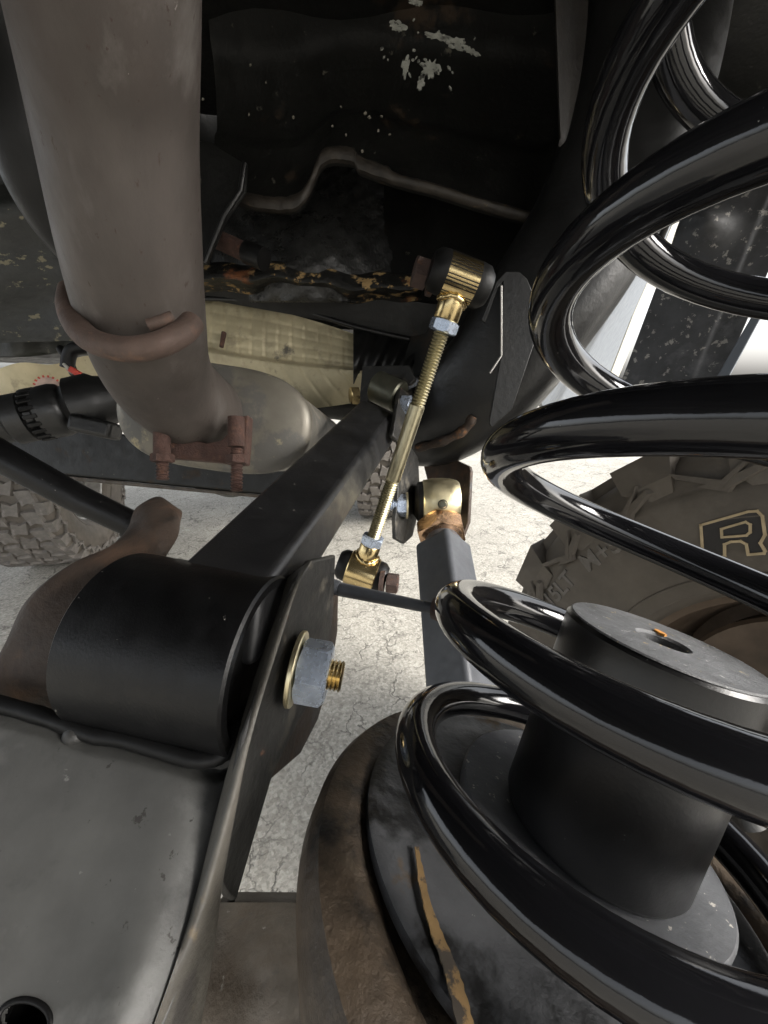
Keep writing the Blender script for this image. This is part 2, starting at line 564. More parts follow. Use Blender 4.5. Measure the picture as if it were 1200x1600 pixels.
# ------------------------------------------------------------------ ground
g = MB().add([(-90, -90, 0), (90, -90, 0), (90, 90, 0), (-90, 90, 0)], [(0, 1, 2, 3)]).build('ground', M_GROUND)
g['kind'] = 'structure'

# ------------------------------------------------------------------ vehicle underbody (large dark sheets)
def quad_sheet(name, c4, thick, m, label, cat, nu=24, nv=24, fn=None, parent=None, ang=60):
    P = [W(*c) for c in c4]            # order: top-left, top-right, bottom-right, bottom-left
    nrm = (P[1] - P[0]).cross(P[3] - P[0]).normalized()
    eye = Vector((0, 0, CAM_H))
    if nrm.dot(eye - P[0]) < 0:
        nrm = -nrm

    def f(u, v):
        q = (P[0] * (1 - u) + P[1] * u) * (1 - v) + (P[3] * (1 - u) + P[2] * u) * v
        return q + (nrm * fn(u, v) if fn else Vector())
    o = MB().sheet(f, nu, nv, nrm * -thick).build(name, m, parent, ang)
    if label:
        tag(o, label, cat)
    return o


def sstep(a, b, x):
    t = min(1, max(0, (x - a) / (b - a)))
    return t * t * (3 - 2 * t)


# floor of the body tub over everything, and the tub floor further forward
fl = MB()
fl.sheet(lambda u, v: Vector((-1.25 + 2.0 * u, -1.05 + 1.85 * v, 1.22 + 0.006 * math.sin(u * 60))), 60, 8, Vector((0, 0, 0.02)))
tag(fl.build('rear_floor_pan', M_UNDER), 'black undercoated rear floor pan high above the exhaust pipe and coil', 'floor pan')
fl = MB()
fl.sheet(lambda u, v: Vector((-2.3 + 2.5 * u + 0.25 * v, 0.80 + 2.3 * v, 0.90 + 0.012 * sstep(.4, .6, abs(math.sin(u * 22))))), 60, 10, Vector((0, 0, 0.02)))
tag(fl.build('front_floor_pan', M_UNDER), 'dark ribbed floor pan over the far drive shaft', 'floor pan')
fl = MB()
fl.sheet(lambda u, v: Vector((-1.25 + 1.50 * u, 0.81 + 0.01 * math.sin(u * 40), 0.905 + 0.39 * v)), 50, 6, Vector((0, 0.015, 0)))
tag(fl.build('floor_riser', M_UNDER), 'dark upright riser where the floor steps up behind the heat shield', 'floor panel')

print('base done')
# ------------------------------------------------------------------ coil spring
HEL = [0.06785, 0.103, 0.13215, 0.062, 0.27397, -0.13253, 0.0469, -0.1986, 0.00126]
HN = Vector((0.27055663, -0.95426211, -0.12721217))
HU = Vector((-0.96270406, -0.26818412, -0.03575148))
HV = Vector((0.0, 0.132140476, -0.991231))


def hel(t):
    h = HEL[6] * t + HEL[8] * t * t
    if t < 0:
        h = HEL[6] * 0.25 * t
    h += -.0045 * math.exp(-((t - 1.40) / .17) ** 2) + .0040 * math.exp(-((t - 2.36) / .17) ** 2)   # uneven pitch of the real spring
    a = 2 * math.pi * (t + HEL[7])
    c = Vector(HEL[:3]) + HN * h + (HU * math.cos(a) + HV * math.sin(a)) * HEL[3]
    return C2W(*c)


AX = D(*HN)                                     # the coil's axis, upwards


def axpt(h, ou=0.0, ov=0.0):
    c = Vector(HEL[:3]) + HN * h + HU * ou + HV * ov
    return C2W(*c)


cs = thing('coil_spring', 'glossy black coil spring around the bump stop, at the right edge', 'coil spring', axpt(-0.03))
tpts = [-0.62 + i / 60 for i in range(int((6.4 + .62) * 60))]
MB().tube([hel(t) for t in tpts], 0.0071, 28).build('wire', M_COIL, cs, 60)

# ------------------------------------------------------------------ bump stop
bs = thing('bump_stop', 'satin black cylindrical bump stop with dusty grey top, inside the coil', 'bump stop', axpt(-0.012))
R0 = 0.0292
BO = (-.0055, -.0050)
b0, b1 = -0.006, 0.0645
MB().lathe(axpt(b0, *BO), AX, [(0, 0.0), (0, R0 - .003), (0.001, R0 - .001), (0.003, R0), (b1 - b0 - .0012, R0), (b1 - b0, R0 - .0012), (b1 - b0 - .0002, R0 - .0020)], 96).build('body', M_BUMP, bs, 40)
MB().lathe(axpt(b1 - .0035, *BO), AX, [(0.0036, R0 - .0009), (0.0041, R0 - .0014), (0.0041, 0.0080), (0.0032, 0.0072), (-0.022, 0.0072), (-0.022, 0)], 96).build('top_cap', M_BUMPTOP, bs, 40)
MB().lathe(axpt(b0 - .0075, -.006, -.010), AX, [(0, 0), (0, .0435), (.001, .044), (.006, .044), (.007, .0432), (.007, 0)], 96).build('base_plate', M_DISC, bs, 40)
for k, (px, py, s) in enumerate(((1030, 990, .0016),)):
    on, n_ = plane_of((1040, 1035, .121), (1041, 1035, .121), (1040, 1036, .121))
    hh = b1 + .0004 if k == 0 else b0 + .0006
    # point of the flat face under that direction
    eye = Vector((0, 0, CAM_H))
    r = W(px, py, 1) - eye
    t = AX.dot(axpt(hh) - eye) / AX.dot(r)
    c = eye + r * t
    u, v = frame_of(AX)
    pts = [c + u * s * 1.5 * math.cos(a) * (1 + .25 * math.sin(3 * a)) + v * s * math.sin(a) for a in [i * math.pi / 4 for i in range(8)]]
    fl_ = MB().prism(pts, AX * .0008).build('rust_flake', M_ORANGE, None)
    tag(fl_, 'tiny orange flake beside the hole on top of the bump stop', 'flake')

# ------------------------------------------------------------------ coil seat and axle
seat = thing('spring_perch', 'dark grey cupped coil seat under the bottom turn of the spring', 'coil seat', axpt(-.04))
prof = [(-.0150, 0.02), (-.0150, 0.058), (-.0142, .063), (-.0150, .0648), (-.018, .065), (-.020, .06), (-.020, .02)]
MB().lathe(axpt(0, .007, -.004), AX, prof + [prof[0]], 96).build('rubber_isolator', M_SEAT, seat, 40)
prof = [(-.0215, .02), (-.0215, .060), (-.0235, .0655), (-.0238, .0668), (-.0212, .0680), (-.0185, .0705), (-.0170, .0745), (-.0165, .0800), (-.0178, .0862), (-.022, .0888), (-.030, .0895), (-.050, .084), (-.070, .074), (-.070, .02)]


axle = thing('axle_housing', 'worn brown and grey axle housing below the coil seat', 'axle', W(450, 1600, .13))
MB().lathe(axpt(0, 0, .004), AX, prof, 96).build('cup', M_PERCH, seat, 40)
# ochre streak of old paint on the seat, its own shape
u, v = frame_of(AX)
eye = Vector((0, 0, CAM_H))


def on_seat(px, py, h):
    r = W(px, py, 1) - eye
    return eye + r * (AX.dot(axpt(h) - eye) / AX.dot(r))


rs = random.Random(5)
mid = spline([Vector((650, 1325, 0)), Vector((662, 1395, 0)), Vector((682, 1460, 0)), Vector((708, 1530, 0)), Vector((728, 1612, 0))], 8)
L_ = [(q.x - 3 - 11 * i / 32 + rs.uniform(-1.2, 1.2), q.y) for i, q in enumerate(mid)]
Rr = [(q.x + 3 + 11 * i / 32 + rs.uniform(-1.2, 1.2), q.y) for i, q in enumerate(mid)][::-1]
MB().prism([on_seat(x, y, -.0139) for x, y in L_ + Rr], AX * .0005).build('paint_streak', M_STREAK, seat)

# axle tube and the saddle between bracket and perch
p = spline([W(-150, 1850, .21), W(250, 1780, .20), W(520, 1720, .195), W(760, 1690, .20), W(1100, 1560, .24), W(1400, 1400, .36)], 10)
MB().tube(p, 0.036, 48).build('axle_tube', M_AXLE, axle, 60)
# saddle: a rounded web rising to the perch
def saddle(uu, vv):
    # uu across from bracket to perch, vv downwards
    xl = 340 - 130 * vv ** .9
    xr = 496 + 150 * vv ** 1.2 + 20 * math.sin(vv * 3)
    x = xl + (xr - xl) * uu
    y = 1410 + 330 * vv
    d = 0.140 - 0.020 * math.sin(min(1, vv * 1.2) * math.pi / 2) + .016 * math.sin(uu * math.pi) ** 2 * min(1, vv * 3) + .010 * uu - .004 * sstep(.12, 0, vv)
    return W(x, y, d)
MB().sheet(saddle, 20, 20, D(0, .004, .008)).build('web', M_AXLE, axle, 60)

# ------------------------------------------------------------------ control-arm bracket on the axle (grey plate + two ears)
br = thing('axle_bracket', 'grey and rusty welded bracket clasping the bushing, lower left', 'bracket', W(250, 1600, .11))
on, nb = plane_of((20, 1110, .150), (340, 1190, .140), (150, 1600, .098))
top_e = [(-120, 1062), (0, 1106), (60, 1122), (105, 1140), (125, 1148), (158, 1156), (190, 1160), (240, 1172), (300, 1190), (336, 1190), (366, 1172)]
rgt_e = [(366, 1150), (352, 1215), (332, 1300), (302, 1420), (278, 1500), (252, 1570), (228, 1630), (200, 1700)]


def lerp_poly(P, t, axis):
    if axis == 0:
        for (a, b), (c, d) in zip(P[:-1], P[1:]):
            if t <= c:
                return b + (d - b) * (t - a) / (c - a)
    else:
        for (a, b), (c, d) in zip(P[:-1], P[1:]):
            if t <= d:
                return a + (c - a) * (t - b) / (d - b)
    return P[-1][1 - axis]


def plate_px(u, v):
    yr = 1150 + 550 * v
    xr = lerp_poly(rgt_e, yr, 1)
    x = -120 + (xr + 120) * u
    yt = lerp_poly(top_e, min(366, -120 + 486 * u), 0)
    return x, yt + (1700 - yt) * v


def plate_fn(u, v):
    q = on(*plate_px(u, v))
    x, y = plate_px(u, v)
    e = math.hypot((x - 33) / 44, (y - 1597) / 36)
    dent = 0
    return q + nb * (-.010 * sstep(.75, 1.05, u) ** 1.5 + .0012 * math.sin(u * 5 + v * 3) + dent - .003 * sstep(.06, 0, v))


def in_hole(u, v):
    x, y = plate_px(u, v)
    return math.hypot((x - 33) / 42, (y - 1597) / 34) < 1


MB().sheet(plate_fn, 120, 130, nb * -.0035, in_hole).build('front_plate', M_BRACKET, br, 50)
hl = [on(33 + 42 * math.cos(a), 1597 + 34 * math.sin(a)) + nb * -.0012 for a in [k * math.pi / 20 for k in range(40)]]
MB().tube(hl, .0007, 10, closed=True).build('hole_rim', M_RUBBER, br, 60)
hcn = on(33, 1597)
MB().lathe(hcn - nb * .0125, nb, [(0, 0), (0, .0105), (.0085, .0105), (.0085, .0098), (.0008, .0098), (.0008, 0)], 32).build('hole_shade_cup', M_RUBBER, br, 40)  # black cup added behind the hole, standing in for its shade
# dark lip along the top edge, one small weld nub
rl = random.Random(2)
lp = spline([on(-60, 1080), on(0, 1100), on(60, 1117), on(105, 1133), on(150, 1149), on(190, 1154), on(240, 1168), on(300, 1185), on(336, 1184), on(358, 1166), on(372, 1130)], 8)
MB().tube(lp, [.0030 + rl.uniform(-.00015, .00015) for _ in lp], 14).build('top_lip', M_RUBBER, br, 60)
nubc = on(116, 1146) + nb * .0012
MB().lathe(nubc - nb * .003, nb, [(0, .0042), (.002, .0040), (.0036, .0028), (.0043, .0012), (.0045, 0)], 18).build('weld_nub', M_EAR, br, 60)
# right ear
one, ne = plane_of((440, 930, .150), (345, 1300, .124), (525, 868, .212))
if ne.x < 0:
    ne = -ne
ear = [(384, 1150), (410, 1078), (440, 990), (462, 915), (486, 876), (525, 867), (521, 960), (508, 1060), (466, 1130), (426, 1214), (398, 1310), (369, 1411), (357, 1404), (346, 1386), (352, 1330), (368, 1240)]
MB().prism([one(*q) for q in ear], ne * -.003).build('ear', M_EAR, br, bevel=.0012)
# rounded near edge of the ear, running down into the axle web
sl = spline([Vector(q + (0,)) for q in [(447, 905), (436, 950), (398, 1060), (368, 1160), (350, 1225), (330, 1302), (301, 1420), (276, 1500), (250, 1574), (222, 1650)]], 6)
sr = spline([Vector(q + (0,)) for q in [(486, 876), (466, 915), (432, 1020), (404, 1110), (386, 1180), (370, 1260), (346, 1392), (336, 1470), (322, 1560), (300, 1660)]], 6)


def strip_fn(a, b):
    i = round(a * (len(sl) - 1))
    x = sl[i].x + (sr[i].x - sl[i].x) * b
    y = sl[i].y + (sr[i].y - sl[i].y) * b
    p0 = on(sl[i].x, sl[i].y) - nb * .0090
    p1 = one(sr[i].x, sr[i].y) + ne * .0008
    d0 = (p0 - Vector((0, 0, CAM_H))).dot(D(0, 0, 1))
    d1 = (p1 - Vector((0, 0, CAM_H))).dot(D(0, 0, 1))
    d0 = min(d0, d1 + .004)
    return W(x, y, d0 + (d1 - d0) * b - .0035 * math.sin(b * math.pi) - .0030)


MB().sheet(strip_fn, len(sl) - 1, 10, D(-.001, 0, .004)).build('rounded_edge', M_STRIP, br, 60)
MB().prism([W(*q) for q in [(196, 1112, .195), (400, 1090, .19), (395, 1200, .185), (200, 1210, .19)]], D(0, 0, .003)).build('inner_shade_sheet', M_UNDER, br)  # dark sheet added to stand in for shade inside the bracket
# brown second plate behind the ear
on2, n2 = plane_of((520, 960, .215), (430, 1210, .165), (528, 930, .225))
on2, n2 = plane_of((500, 960, .205), (440, 1210, .175), (528, 930, .235))
tab = [(516, 930), (529, 930), (528, 985), (516, 1060), (497, 1125), (470, 1178), (424, 1218), (440, 1130), (470, 1000)]
MB().prism([on2(*q) for q in tab], n2 * -.005).build('rear_tab', M_RUSTY, br, bevel=.001)
# left ear: bent rusty flange
onl, nl = plane_of((95, 1100, .140), (280, 800, .215), (100, 1040, .146))
P_out = spline([W(-120, 1150, .160), W(0, 1030, .164), (W(50, 935, .170)), W(110, 882, .180), W(175, 852, .19), W(208, 822, .203), W(222, 788, .213), W(250, 776, .222), W(276, 795, .226)], 6)
P_in = spline([W(-60, 1180, .162), W(90, 1135, .166), W(150, 1075, .168), W(175, 995, .172), W(205, 940, .176), W(240, 900, .182), W(262, 865, .192), W(278, 838, .20), W(282, 815, .212)], 6)
MB().sheet(lambda a, b: P_out[round(a * (len(P_out) - 1))].lerp(P_in[round(a * (len(P_in) - 1))], b) + nl * (.004 * math.sin(b * math.pi)), len(P_out) - 1, 8, D(-.004, .002, .001)).build('flange', M_RUSTY, br, 60)
# rusty floor of the bracket under the bushing
onf, nf = plane_of((60, 1120, .172), (330, 1190, .166), (200, 1120, .21))
MB().prism([onf(50, 1100), onf(120, 1160), onf(176, 1158), onf(186, 1122), onf(180, 1104), onf(80, 1095)], nf * -.003).build('inner_web', M_RUSTY, br)

# ------------------------------------------------------------------ upper control arm
bush_ax = ne.copy()
bc = W(262, 1000, .163)
bush_ax = (W(408, 1035, .150) - W(150, 985, .158)).normalized()
uca = thing('upper_control_arm', 'satin black square-tube control arm with round bushing end at left', 'control arm', bc)
L2 = .0325
RB = .0355
bc = W(302, 1012, .168)
MB().lathe(bc - bush_ax * L2, bush_ax, [(0.004, RB - .007), (0, RB - .006), (0, RB - .001), (.001, RB), (2 * L2 - .001, RB), (2 * L2, RB - .001), (2 * L2, RB - .0045), (2 * L2 - .004, RB - .005), (2 * L2 - .004, RB - .007)], 72).build('bushing_shell', M_SATIN, uca, 40)
MB().lathe(bc - bush_ax * L2, bush_ax, [(.003, 0), (.003, RB - .006), (2 * L2 - .010, RB - .0052), (2 * L2 - .008, RB - .010), (2 * L2 - .006, .016), (2 * L2 - .006, 0)], 64).build('rubber_bushing', M_RUBBER, uca, 40)
jx_b = bush_ax
A, B = W(322, 842, .185), W(446, 893, .165)
A2, B2 = W(566, 622, .47), W(614, 646, .455)
dv = D(-.003, .032, .0)
ext = [(A - A2).normalized() * .022, (B - B2).normalized() * .014 - jx_b * .004]
near = [A + ext[0], B + ext[1], B + ext[1] + dv, A + ext[0] + dv]
dv2 = D(.003, .030, .0)
far = [A2, B2, B2 + dv2, A2 + dv2]
MB().hexa(near, far).build('tube', M_ARM, uca, bevel=.004, seg=4)
# far joint in its frame clevis
jc = W(606, 612, .475)
jx = (B2 - A2).normalized()
MB().lathe(jc - jx * .018, jx, [(0, 0), (0, .017), (.002, .019), (.034, .019), (.036, .017), (.036, 0)], 40).build('far_bushing', M_OLIVE, uca, 40)

# bolt and nut through the bracket ear
nut = thing('bracket_bolt', 'blue-grey zinc nut and gold bolt end on the bracket ear', 'bolt', one(455, 1045))
nc = one(452, 1042) + ne * .0022
ne_b = ne.copy()
ne = (D(.975, .17, -.02)).normalized()
MB().lathe(nc, ne, [(0, 0), (0, .0148), (.0004, .0152), (.0018, .0152), (.0022, .0148), (.0022, 0)], 48).build('washer', M_GOLDPALE, nut, 40)
MB().hexnut(nc + ne * .0023, ne, .0225, .0125, rot=.35).build('nut', M_ZINC, nut, 28)
MB().thread(nc + ne * .0140, nc + ne * .0205, .0062, pitch=.0016, depth=.0008).build('bolt_end', M_GOLD, nut, 50)

ne = ne_b

# ------------------------------------------------------------------ sway bar link
def eyelet(root, c, axis, down, R, hw, m):
    """round eye with weld neck and rubber bushings"""
    MB().lathe(c - axis * hw, axis, [(0.0, R * .72), (0, R - .001), (.001, R), (2 * hw - .001, R), (2 * hw, R - .001), (2 * hw, R * .72), (0, R * .72)], 48).build('eye', m, root, 40)


link = thing('sway_bar_link', 'gold zinc adjustable sway bar link with threaded rod, slanting down the middle', 'link rod', W(566, 905, .37))
Tt, Tb = W(718, 436, .285), W(566, 892, .375)
ld = (Tb - Tt).normalized()
for (c, ax_px, R, hw, sgn, far_first) in ((Tt, None, .0150, .0125, 1, 0), (Tb, None, .0165, .0140, -1, 1)):
    axd = (D(.95, .20, .15) if sgn == 1 else D(.97, .10, -.12)).normalized()
    axd = (axd - ld * axd.dot(ld)).normalized()
    eyelet(link, c, axd, ld * sgn, R, hw, M_GOLD)
    MB().lathe(c - axd * (hw + .010), axd, [(0, 0), (0, .011), (.004, .0145), (.009, .0150), (2 * hw + .011, .0150), (2 * hw + .016, .0145), (2 * hw + .020, .011), (2 * hw + .020, 0)], 40).build('rubber_bushing', M_RUBBER, link, 40)
    # weld neck
    n0 = c + ld * sgn * (R - .003)
    n1 = c + ld * sgn * (R + .013)
    MB().lathe(n0, ld * sgn, [(0, .0095), (.004, .0098), (.0155, .0094), (.0162, .0088), (.0162, 0)], 40).build('neck', M_GOLD, link, 40)
    wp = []
    uu, vv = frame_of(ld)
    for k in range(40):
        a = 2 * math.pi * k / 40
        rr = .0099
        q = n0 + (uu * math.cos(a) + vv * math.sin(a)) * rr
        # drape the weld over the eye
        s_ = q - c
        off = s_ - axd * s_.dot(axd)
        off = c + axd * s_.dot(axd) + (ld * sgn) * (math.sqrt(max(1e-8, (R + .001) ** 2 - (off - ld * off.dot(ld)).length ** 2))) + (off - ld * off.dot(ld))
        wp.append(off + Vector((random.uniform(-1, 1), random.uniform(-1, 1), random.uniform(-1, 1))) * .0003)
    MB().tube(wp, [.0019 + .0004 * math.sin(k * 1.9) for k in range(40)], 10, closed=True).build('weld_bead', M_GOLD, link, 60)
    MB().hexnut(n1 + ld * sgn * .0002, ld * sgn, .019 if sgn == 1 else .0185, .0085, rot=.2).build('jam_nut', M_ZINC, link, 28)
a_ = Tt + ld * .030
b_ = Tb - ld * .030
MB().thread(a_, a_ + ld * .062, .0061).build('upper_thread', M_GOLDDULL, link, 60)
MB().lathe(a_ + ld * .062, ld, [(0, 0), (0, .0055), (.0008, .0063), ((b_ - a_).length - .062 - .064, .0063), ((b_ - a_).length - .062 - .0632, .0055), ((b_ - a_).length - .062 - .0632, 0)], 32).build('rod', M_GOLDDULL, link, 40)
MB().thread(b_ - ld * .0645, b_, .0061).build('lower_thread', M_GOLDDULL, link, 60)

for (c, s, nm, lab, dx, r) in ((W(668, 430, .297), 1, 'link_bolt', 'rusty hex bolt head beside the upper link eye', D(.95, .20, .15), .020),
                               (W(604, 910, .365), -1, 'link_bolt', 'rusty hex bolt head on the right of the lower link eye', D(.97, .10, -.12), .0165)):
    o = thing(nm, lab, 'bolt', c, 'sway bar link bolts')
    dx = dx.normalized()
    MB().hexnut(c, dx * -s, r, .011, rot=.3).build('head', M_BOLT, o, 28)
    MB().lathe(c + dx * s * .004, dx, [(-.002, 0), (-.002, r * .68), (.002, r * .68), (.002, 0)], 32).build('flange', M_BOLT, o, 40)

# thin stud rod that leaves the bracket towards the coil
rd = thing('stud_rod', 'thin black rod crossing from the bracket ear to the coil', 'rod', W(520, 922, .245))
MB().tube([W(512, 915, .245), W(527, 920, .245), W(532, 921, .245), W(684, 952, .215)], [.0052, .0052, .0042, .0030], 20).build('shaft', M_LCA, rd, 40)
MB().lathe(W(678, 950, .2165), (W(684, 952, .215) - W(532, 921, .245)), [(0, 0), (0, .0060), (.003, .0066), (.004, .0060), (.004, 0)], 24).build('collar', M_BOLT, rd, 40)

# ------------------------------------------------------------------ lower control arm and its frame bracket
lca = thing('lower_control_arm', 'grey-black lower control arm with big gold joint, behind the coil', 'control arm', W(720, 1070, .31))
T0, T1 = W(692, 850, .44), W(735, 1180, .30)
ad = (T1 - T0).normalized()
rt = D(.95, .0, -.30)
rt = (rt - ad * rt.dot(ad)).normalized()
fw = ad.cross(rt).normalized()
if fw.dot(Vector((0, 0, CAM_H)) - T0) < 0:
    fw = -fw
def arm_sec(c, h, turn=.55):
    x = rt * math.cos(turn) + fw * math.sin(turn)
    y = fw * math.cos(turn) - rt * math.sin(turn)
    return [c - x * h + y * h, c + x * h + y * h, c + x * h - y * h, c - x * h - y * h]
MB().hexa(arm_sec(T0, .0225), arm_sec(T1 + ad * .05, .0225)).build('tube', M_LCA, lca, bevel=.005, seg=4)
MB().lathe(T0 - ad * .004, ad, [(-.006, 0), (-.006, .017), (.004, .0215), (.006, .0215), (.006, 0)], 40).build('tube_plug', M_LCA, lca, 40)
MB().hexnut(T0 - ad * .028, ad, .050, .020, rot=.25).build('jam_nut', M_GOLDPINK, lca, 28)
jc = W(687, 784, .468)
jx = (D(.90, .30, -.28)).normalized()
jx = (jx - ad * jx.dot(ad)).normalized()
MB().lathe(jc - jx * .021, jx, [(0, .015), (0, .024), (.002, .0258), (.012, .0275), (.022, .0280), (.032, .0275), (.040, .0255), (.042, .024), (.042, .015)], 56).build('joint_housing', M_GOLDPALE, lca, 40)
MB().lathe(jc - jx * .030, jx, [(0, 0), (0, .016), (.004, .023), (.008, .024), (.046, .023), (.052, .016), (.052, 0)], 48).build('joint_liner', M_RUBBER, lca, 40)
MB().lathe(T0 - ad * .052, ad, [(0, .013), (.012, .018), (.034, .0185), (.034, 0)], 40).build('joint_neck', M_GOLDPALE, lca, 40)
gz = (Vector((0, 0, CAM_H)) - jc).normalized()
MB().lathe(jc + gz * .0265 + jx * .003 - ad * -.004, gz, [(0, .0055), (.004, .0055), (.0045, .0035), (.008, .003), (.009, .0042), (.0115, .0036), (.012, 0)], 20).build('grease_fitting', M_OLIVE, lca, 40)

fb = thing('frame_bracket', 'dark brown two-plate frame bracket around the gold joint', 'bracket', W(690, 720, .48))
onA, nA = plane_of((655, 700, .49), (640, 840, .47), (618, 780, .43))
MB().prism([onA(*q) for q in [(640, 695), (654, 715), (656, 760), (652, 810), (645, 838), (632, 850), (619, 842), (618, 815), (622, 770), (622, 715)]], nA * -.005).build('plate', M_EAR, fb, bevel=.001)
onB, nB = plane_of((735, 730, .485), (722, 840, .470), (660, 760, .56))
MB().prism([onB(*q) for q in [(652, 690), (733, 728), (735, 735), (731, 815), (722, 838), (712, 845), (690, 830), (670, 760)]], nB * -.005).build('plate', M_RUSTY, fb, bevel=.001)
bt = thing('joint_bolt', 'zinc nut and stud on the frame bracket, left of the gold joint', 'bolt', W(632, 790, .445))
ba = -jx
MB().lathe(W(637, 790, .447), ba, [(0, 0), (0, .0150), (.002, .0150), (.002, 0)], 32).build('washer', M_GOLDPALE, bt, 40)
MB().hexnut(W(636, 790, .445), ba, .022, .012, rot=.3).build('nut', M_ZINC, bt, 28)
MB().thread(W(630, 789, .440), W(630, 789, .440) + ba * .017, .0065).build('stud', M_ZINC, bt, 60)

# ------------------------------------------------------------------ frame rail with its gusset
fr = thing('frame_rail', 'thick black frame rail curving down behind the gold link', 'frame rail', W(700, 690, .52))
path = spline([W(640, 668, .56), W(700, 655, .53), W(775, 585, .48), W(850, 480, .44), W(925, 360, .42), (W(985, 200, .40)), W(1020, 0, .40), W(1040, -250, .42)], 8)
sec = []
for k in range(40):
    a = 2 * math.pi * k / 40
    c, s = math.cos(a), math.sin(a)
    sec.append((math.copysign(abs(c) ** .6, c), math.copysign(abs(s) ** .6, s)))
MB().tube(path, [.050 + .012 * min(1, i / 14) for i in range(len(path))], sec=sec).build('rail', M_FRAME, fr, 50)
MB().tube(spline([W(652, 700, .50), W(690, 690, .475), W(725, 672, .46), W(740, 650, .45)], 6), [.0055 + .0009 * math.sin(i * 1.3) for i in range(19)], 10).build('weld_bead', mat('rusty_weld', (0.03, 0.02, 0.014), .8, var=.5, vscale=80, bump=.8, bscale=200, patches=[((.16, .075, .03), 60, .55, .1, .9)]), fr, 60)
ong, ng = plane_of((755, 480, .385), (800, 430, .375), (780, 580, .40))
MB().prism([ong(*q) for q in [(752, 500), (775, 440), (790, 424), (812, 424), (824, 436), (838, 470), (834, 540), (800, 640), (768, 668), (764, 660), (782, 560), (786, 440), (778, 450), (758, 505)]], ng * -.004).build('gusset', M_FRAME, fr, bevel=.0008)
MB().tube([ong(783, 447) + ng * .001, ong(783, 556) + ng * .001, ong(765, 583) + ng * .001], .0011, 8).build('gusset_edge', M_ALLOY, fr, 60)
# clevis holding the far end of the upper arm
cl = thing('arm_clevis', 'dark clevis plates holding the far end of the square arm', 'bracket', W(600, 590, .5))
onc, nc2 = plane_of((575, 580, .5), (560, 640, .5), (640, 580, .47))
MB().prism([onc(*q) for q in [(566, 572), (640, 570), (648, 592), (640, 600), (582, 600), (572, 640), (560, 640)]], nc2 * -.006).build('plate', M_EAR, cl, bevel=.001)
onc3, nc3 = plane_of((628, 590, .47), (640, 660, .46), (650, 600, .52))
MB().prism([onc3(*q) for q in [(628, 592), (648, 585), (690, 610), (700, 660), (640, 668), (622, 690), (614, 680)]], nc3 * -.005).build('plate', M_EAR, cl, bevel=.001)
MB().hexnut(W(560, 618, .47), D(-.95, .1, -.3), .019, .010).build('bolt_head', M_GOLD, cl, 28)
MB().hexnut(W(628, 632, .455), D(.95, .1, -.3), .020, .011).build('nut', M_ZINC, cl, 28)

# ------------------------------------------------------------------ crossmember, recess, ledge, heat shield
xm = thing('crossmember', 'black crossmember with a wavy brown lower flange, top middle', 'crossmember', W(600, 330, .42))
flp = spline([W(330, 300, .47), W(385, 324, .46), W(430, 332, .455), W(465, 328, .45), W(484, 306, .447), (W(494, 282, .445)), W(504, 262, .44), W(522, 255, .437), W(552, 258, .435), W(562, 270, .435), W(600, 284, .432), W(640, 296, .43), W(680, 306, .43), W(750, 328, .43), W(845, 352, .43), W(880, 335, .425), W(910, 290, .42)], 6)
topp = [W(300 + 640 * i / (len(flp) - 1), -140, .43) for i in range(len(flp))]
def xsheet(a, b):
    i = round(a * (len(flp) - 1))
    q = flp[i].lerp(topp[i], b)
    return q + D(0, 0, 1) * (.030 * math.sin(b * 3.0) + .007 * sstep(.28, .34, b) - .004 * sstep(.62, .68, b))
MB().sheet(xsheet, len(flp) - 1, 40, D(0, 0, .004)).build('face', M_UNDER, xm, 40)
fsec = [(-1, -.35), (1, -.35), (1, .35), (-1, .35)]
rf = random.Random(11)
jit = [rf.uniform(-1, 1) for _ in flp]
def ribbon(a, b):
    i = round(a * (len(flp) - 1))
    wd = (.0145 if i < 62 else .0095) + .0012 * jit[i]
    return flp[i] + D(0, .001 - wd * b, -.006 - .003 * math.sin(b * math.pi) + .0006 * jit[i])
MB().sheet(ribbon, len(flp) - 1, 5, D(0, 0, .005)).build('flange', M_FLANGE, xm, 50)
# primer chips on its face: thin flakes
def flake_on(px, py, d, w, h, rot, seed):
    rnd = random.Random(seed)
    c = W(px, py, d)
    x, y = D(math.cos(rot), math.sin(rot), 0), D(-math.sin(rot), math.cos(rot), 0)
    pts = []
    n = 30
    for k in range(n):
        a = 2 * math.pi * k / n
        r = rnd.uniform(.5, 1.12)
        pts.append(c + x * (w * r * math.cos(a)) + y * (h * r * math.sin(a)))
    return pts
chips = [(622, 40, .009, .0055, .3), (686, 56, .015, .004, .15), (712, 66, .014, .007, .3), (738, 80, .009, .003, .5), (634, 104, .0045, .012, .15), (672, 106, .011, .010, -.4), (658, 128, .004, .009, .2), (650, 3, .008, .004, .2)]
rc = random.Random(3)
for _ in range(22):
    q = rc.choice(chips)
    chips.append((q[0] + rc.gauss(0, 26), q[1] + rc.gauss(0, 16), rc.uniform(.0007, .0026), rc.uniform(.0006, .0018), rc.uniform(0, 3)))
for _ in range(14):
    tt_ = rc.uniform(0, 1)
    chips.append((340 + 260 * tt_ + rc.gauss(0, 30), 130 + 70 * tt_ + rc.gauss(0, 22), rc.uniform(.0006, .0020), rc.uniform(.0006, .0016), rc.uniform(0, 3)))
for k, (px, py, w, h, rot) in enumerate(chips):
    MB().prism(flake_on(px, py, .392, w, h, rot, k), D(0, 0, .0010)).build('paint_chip', M_PAINTCHIP if k < 30 else M_PAINTDIM, xm)

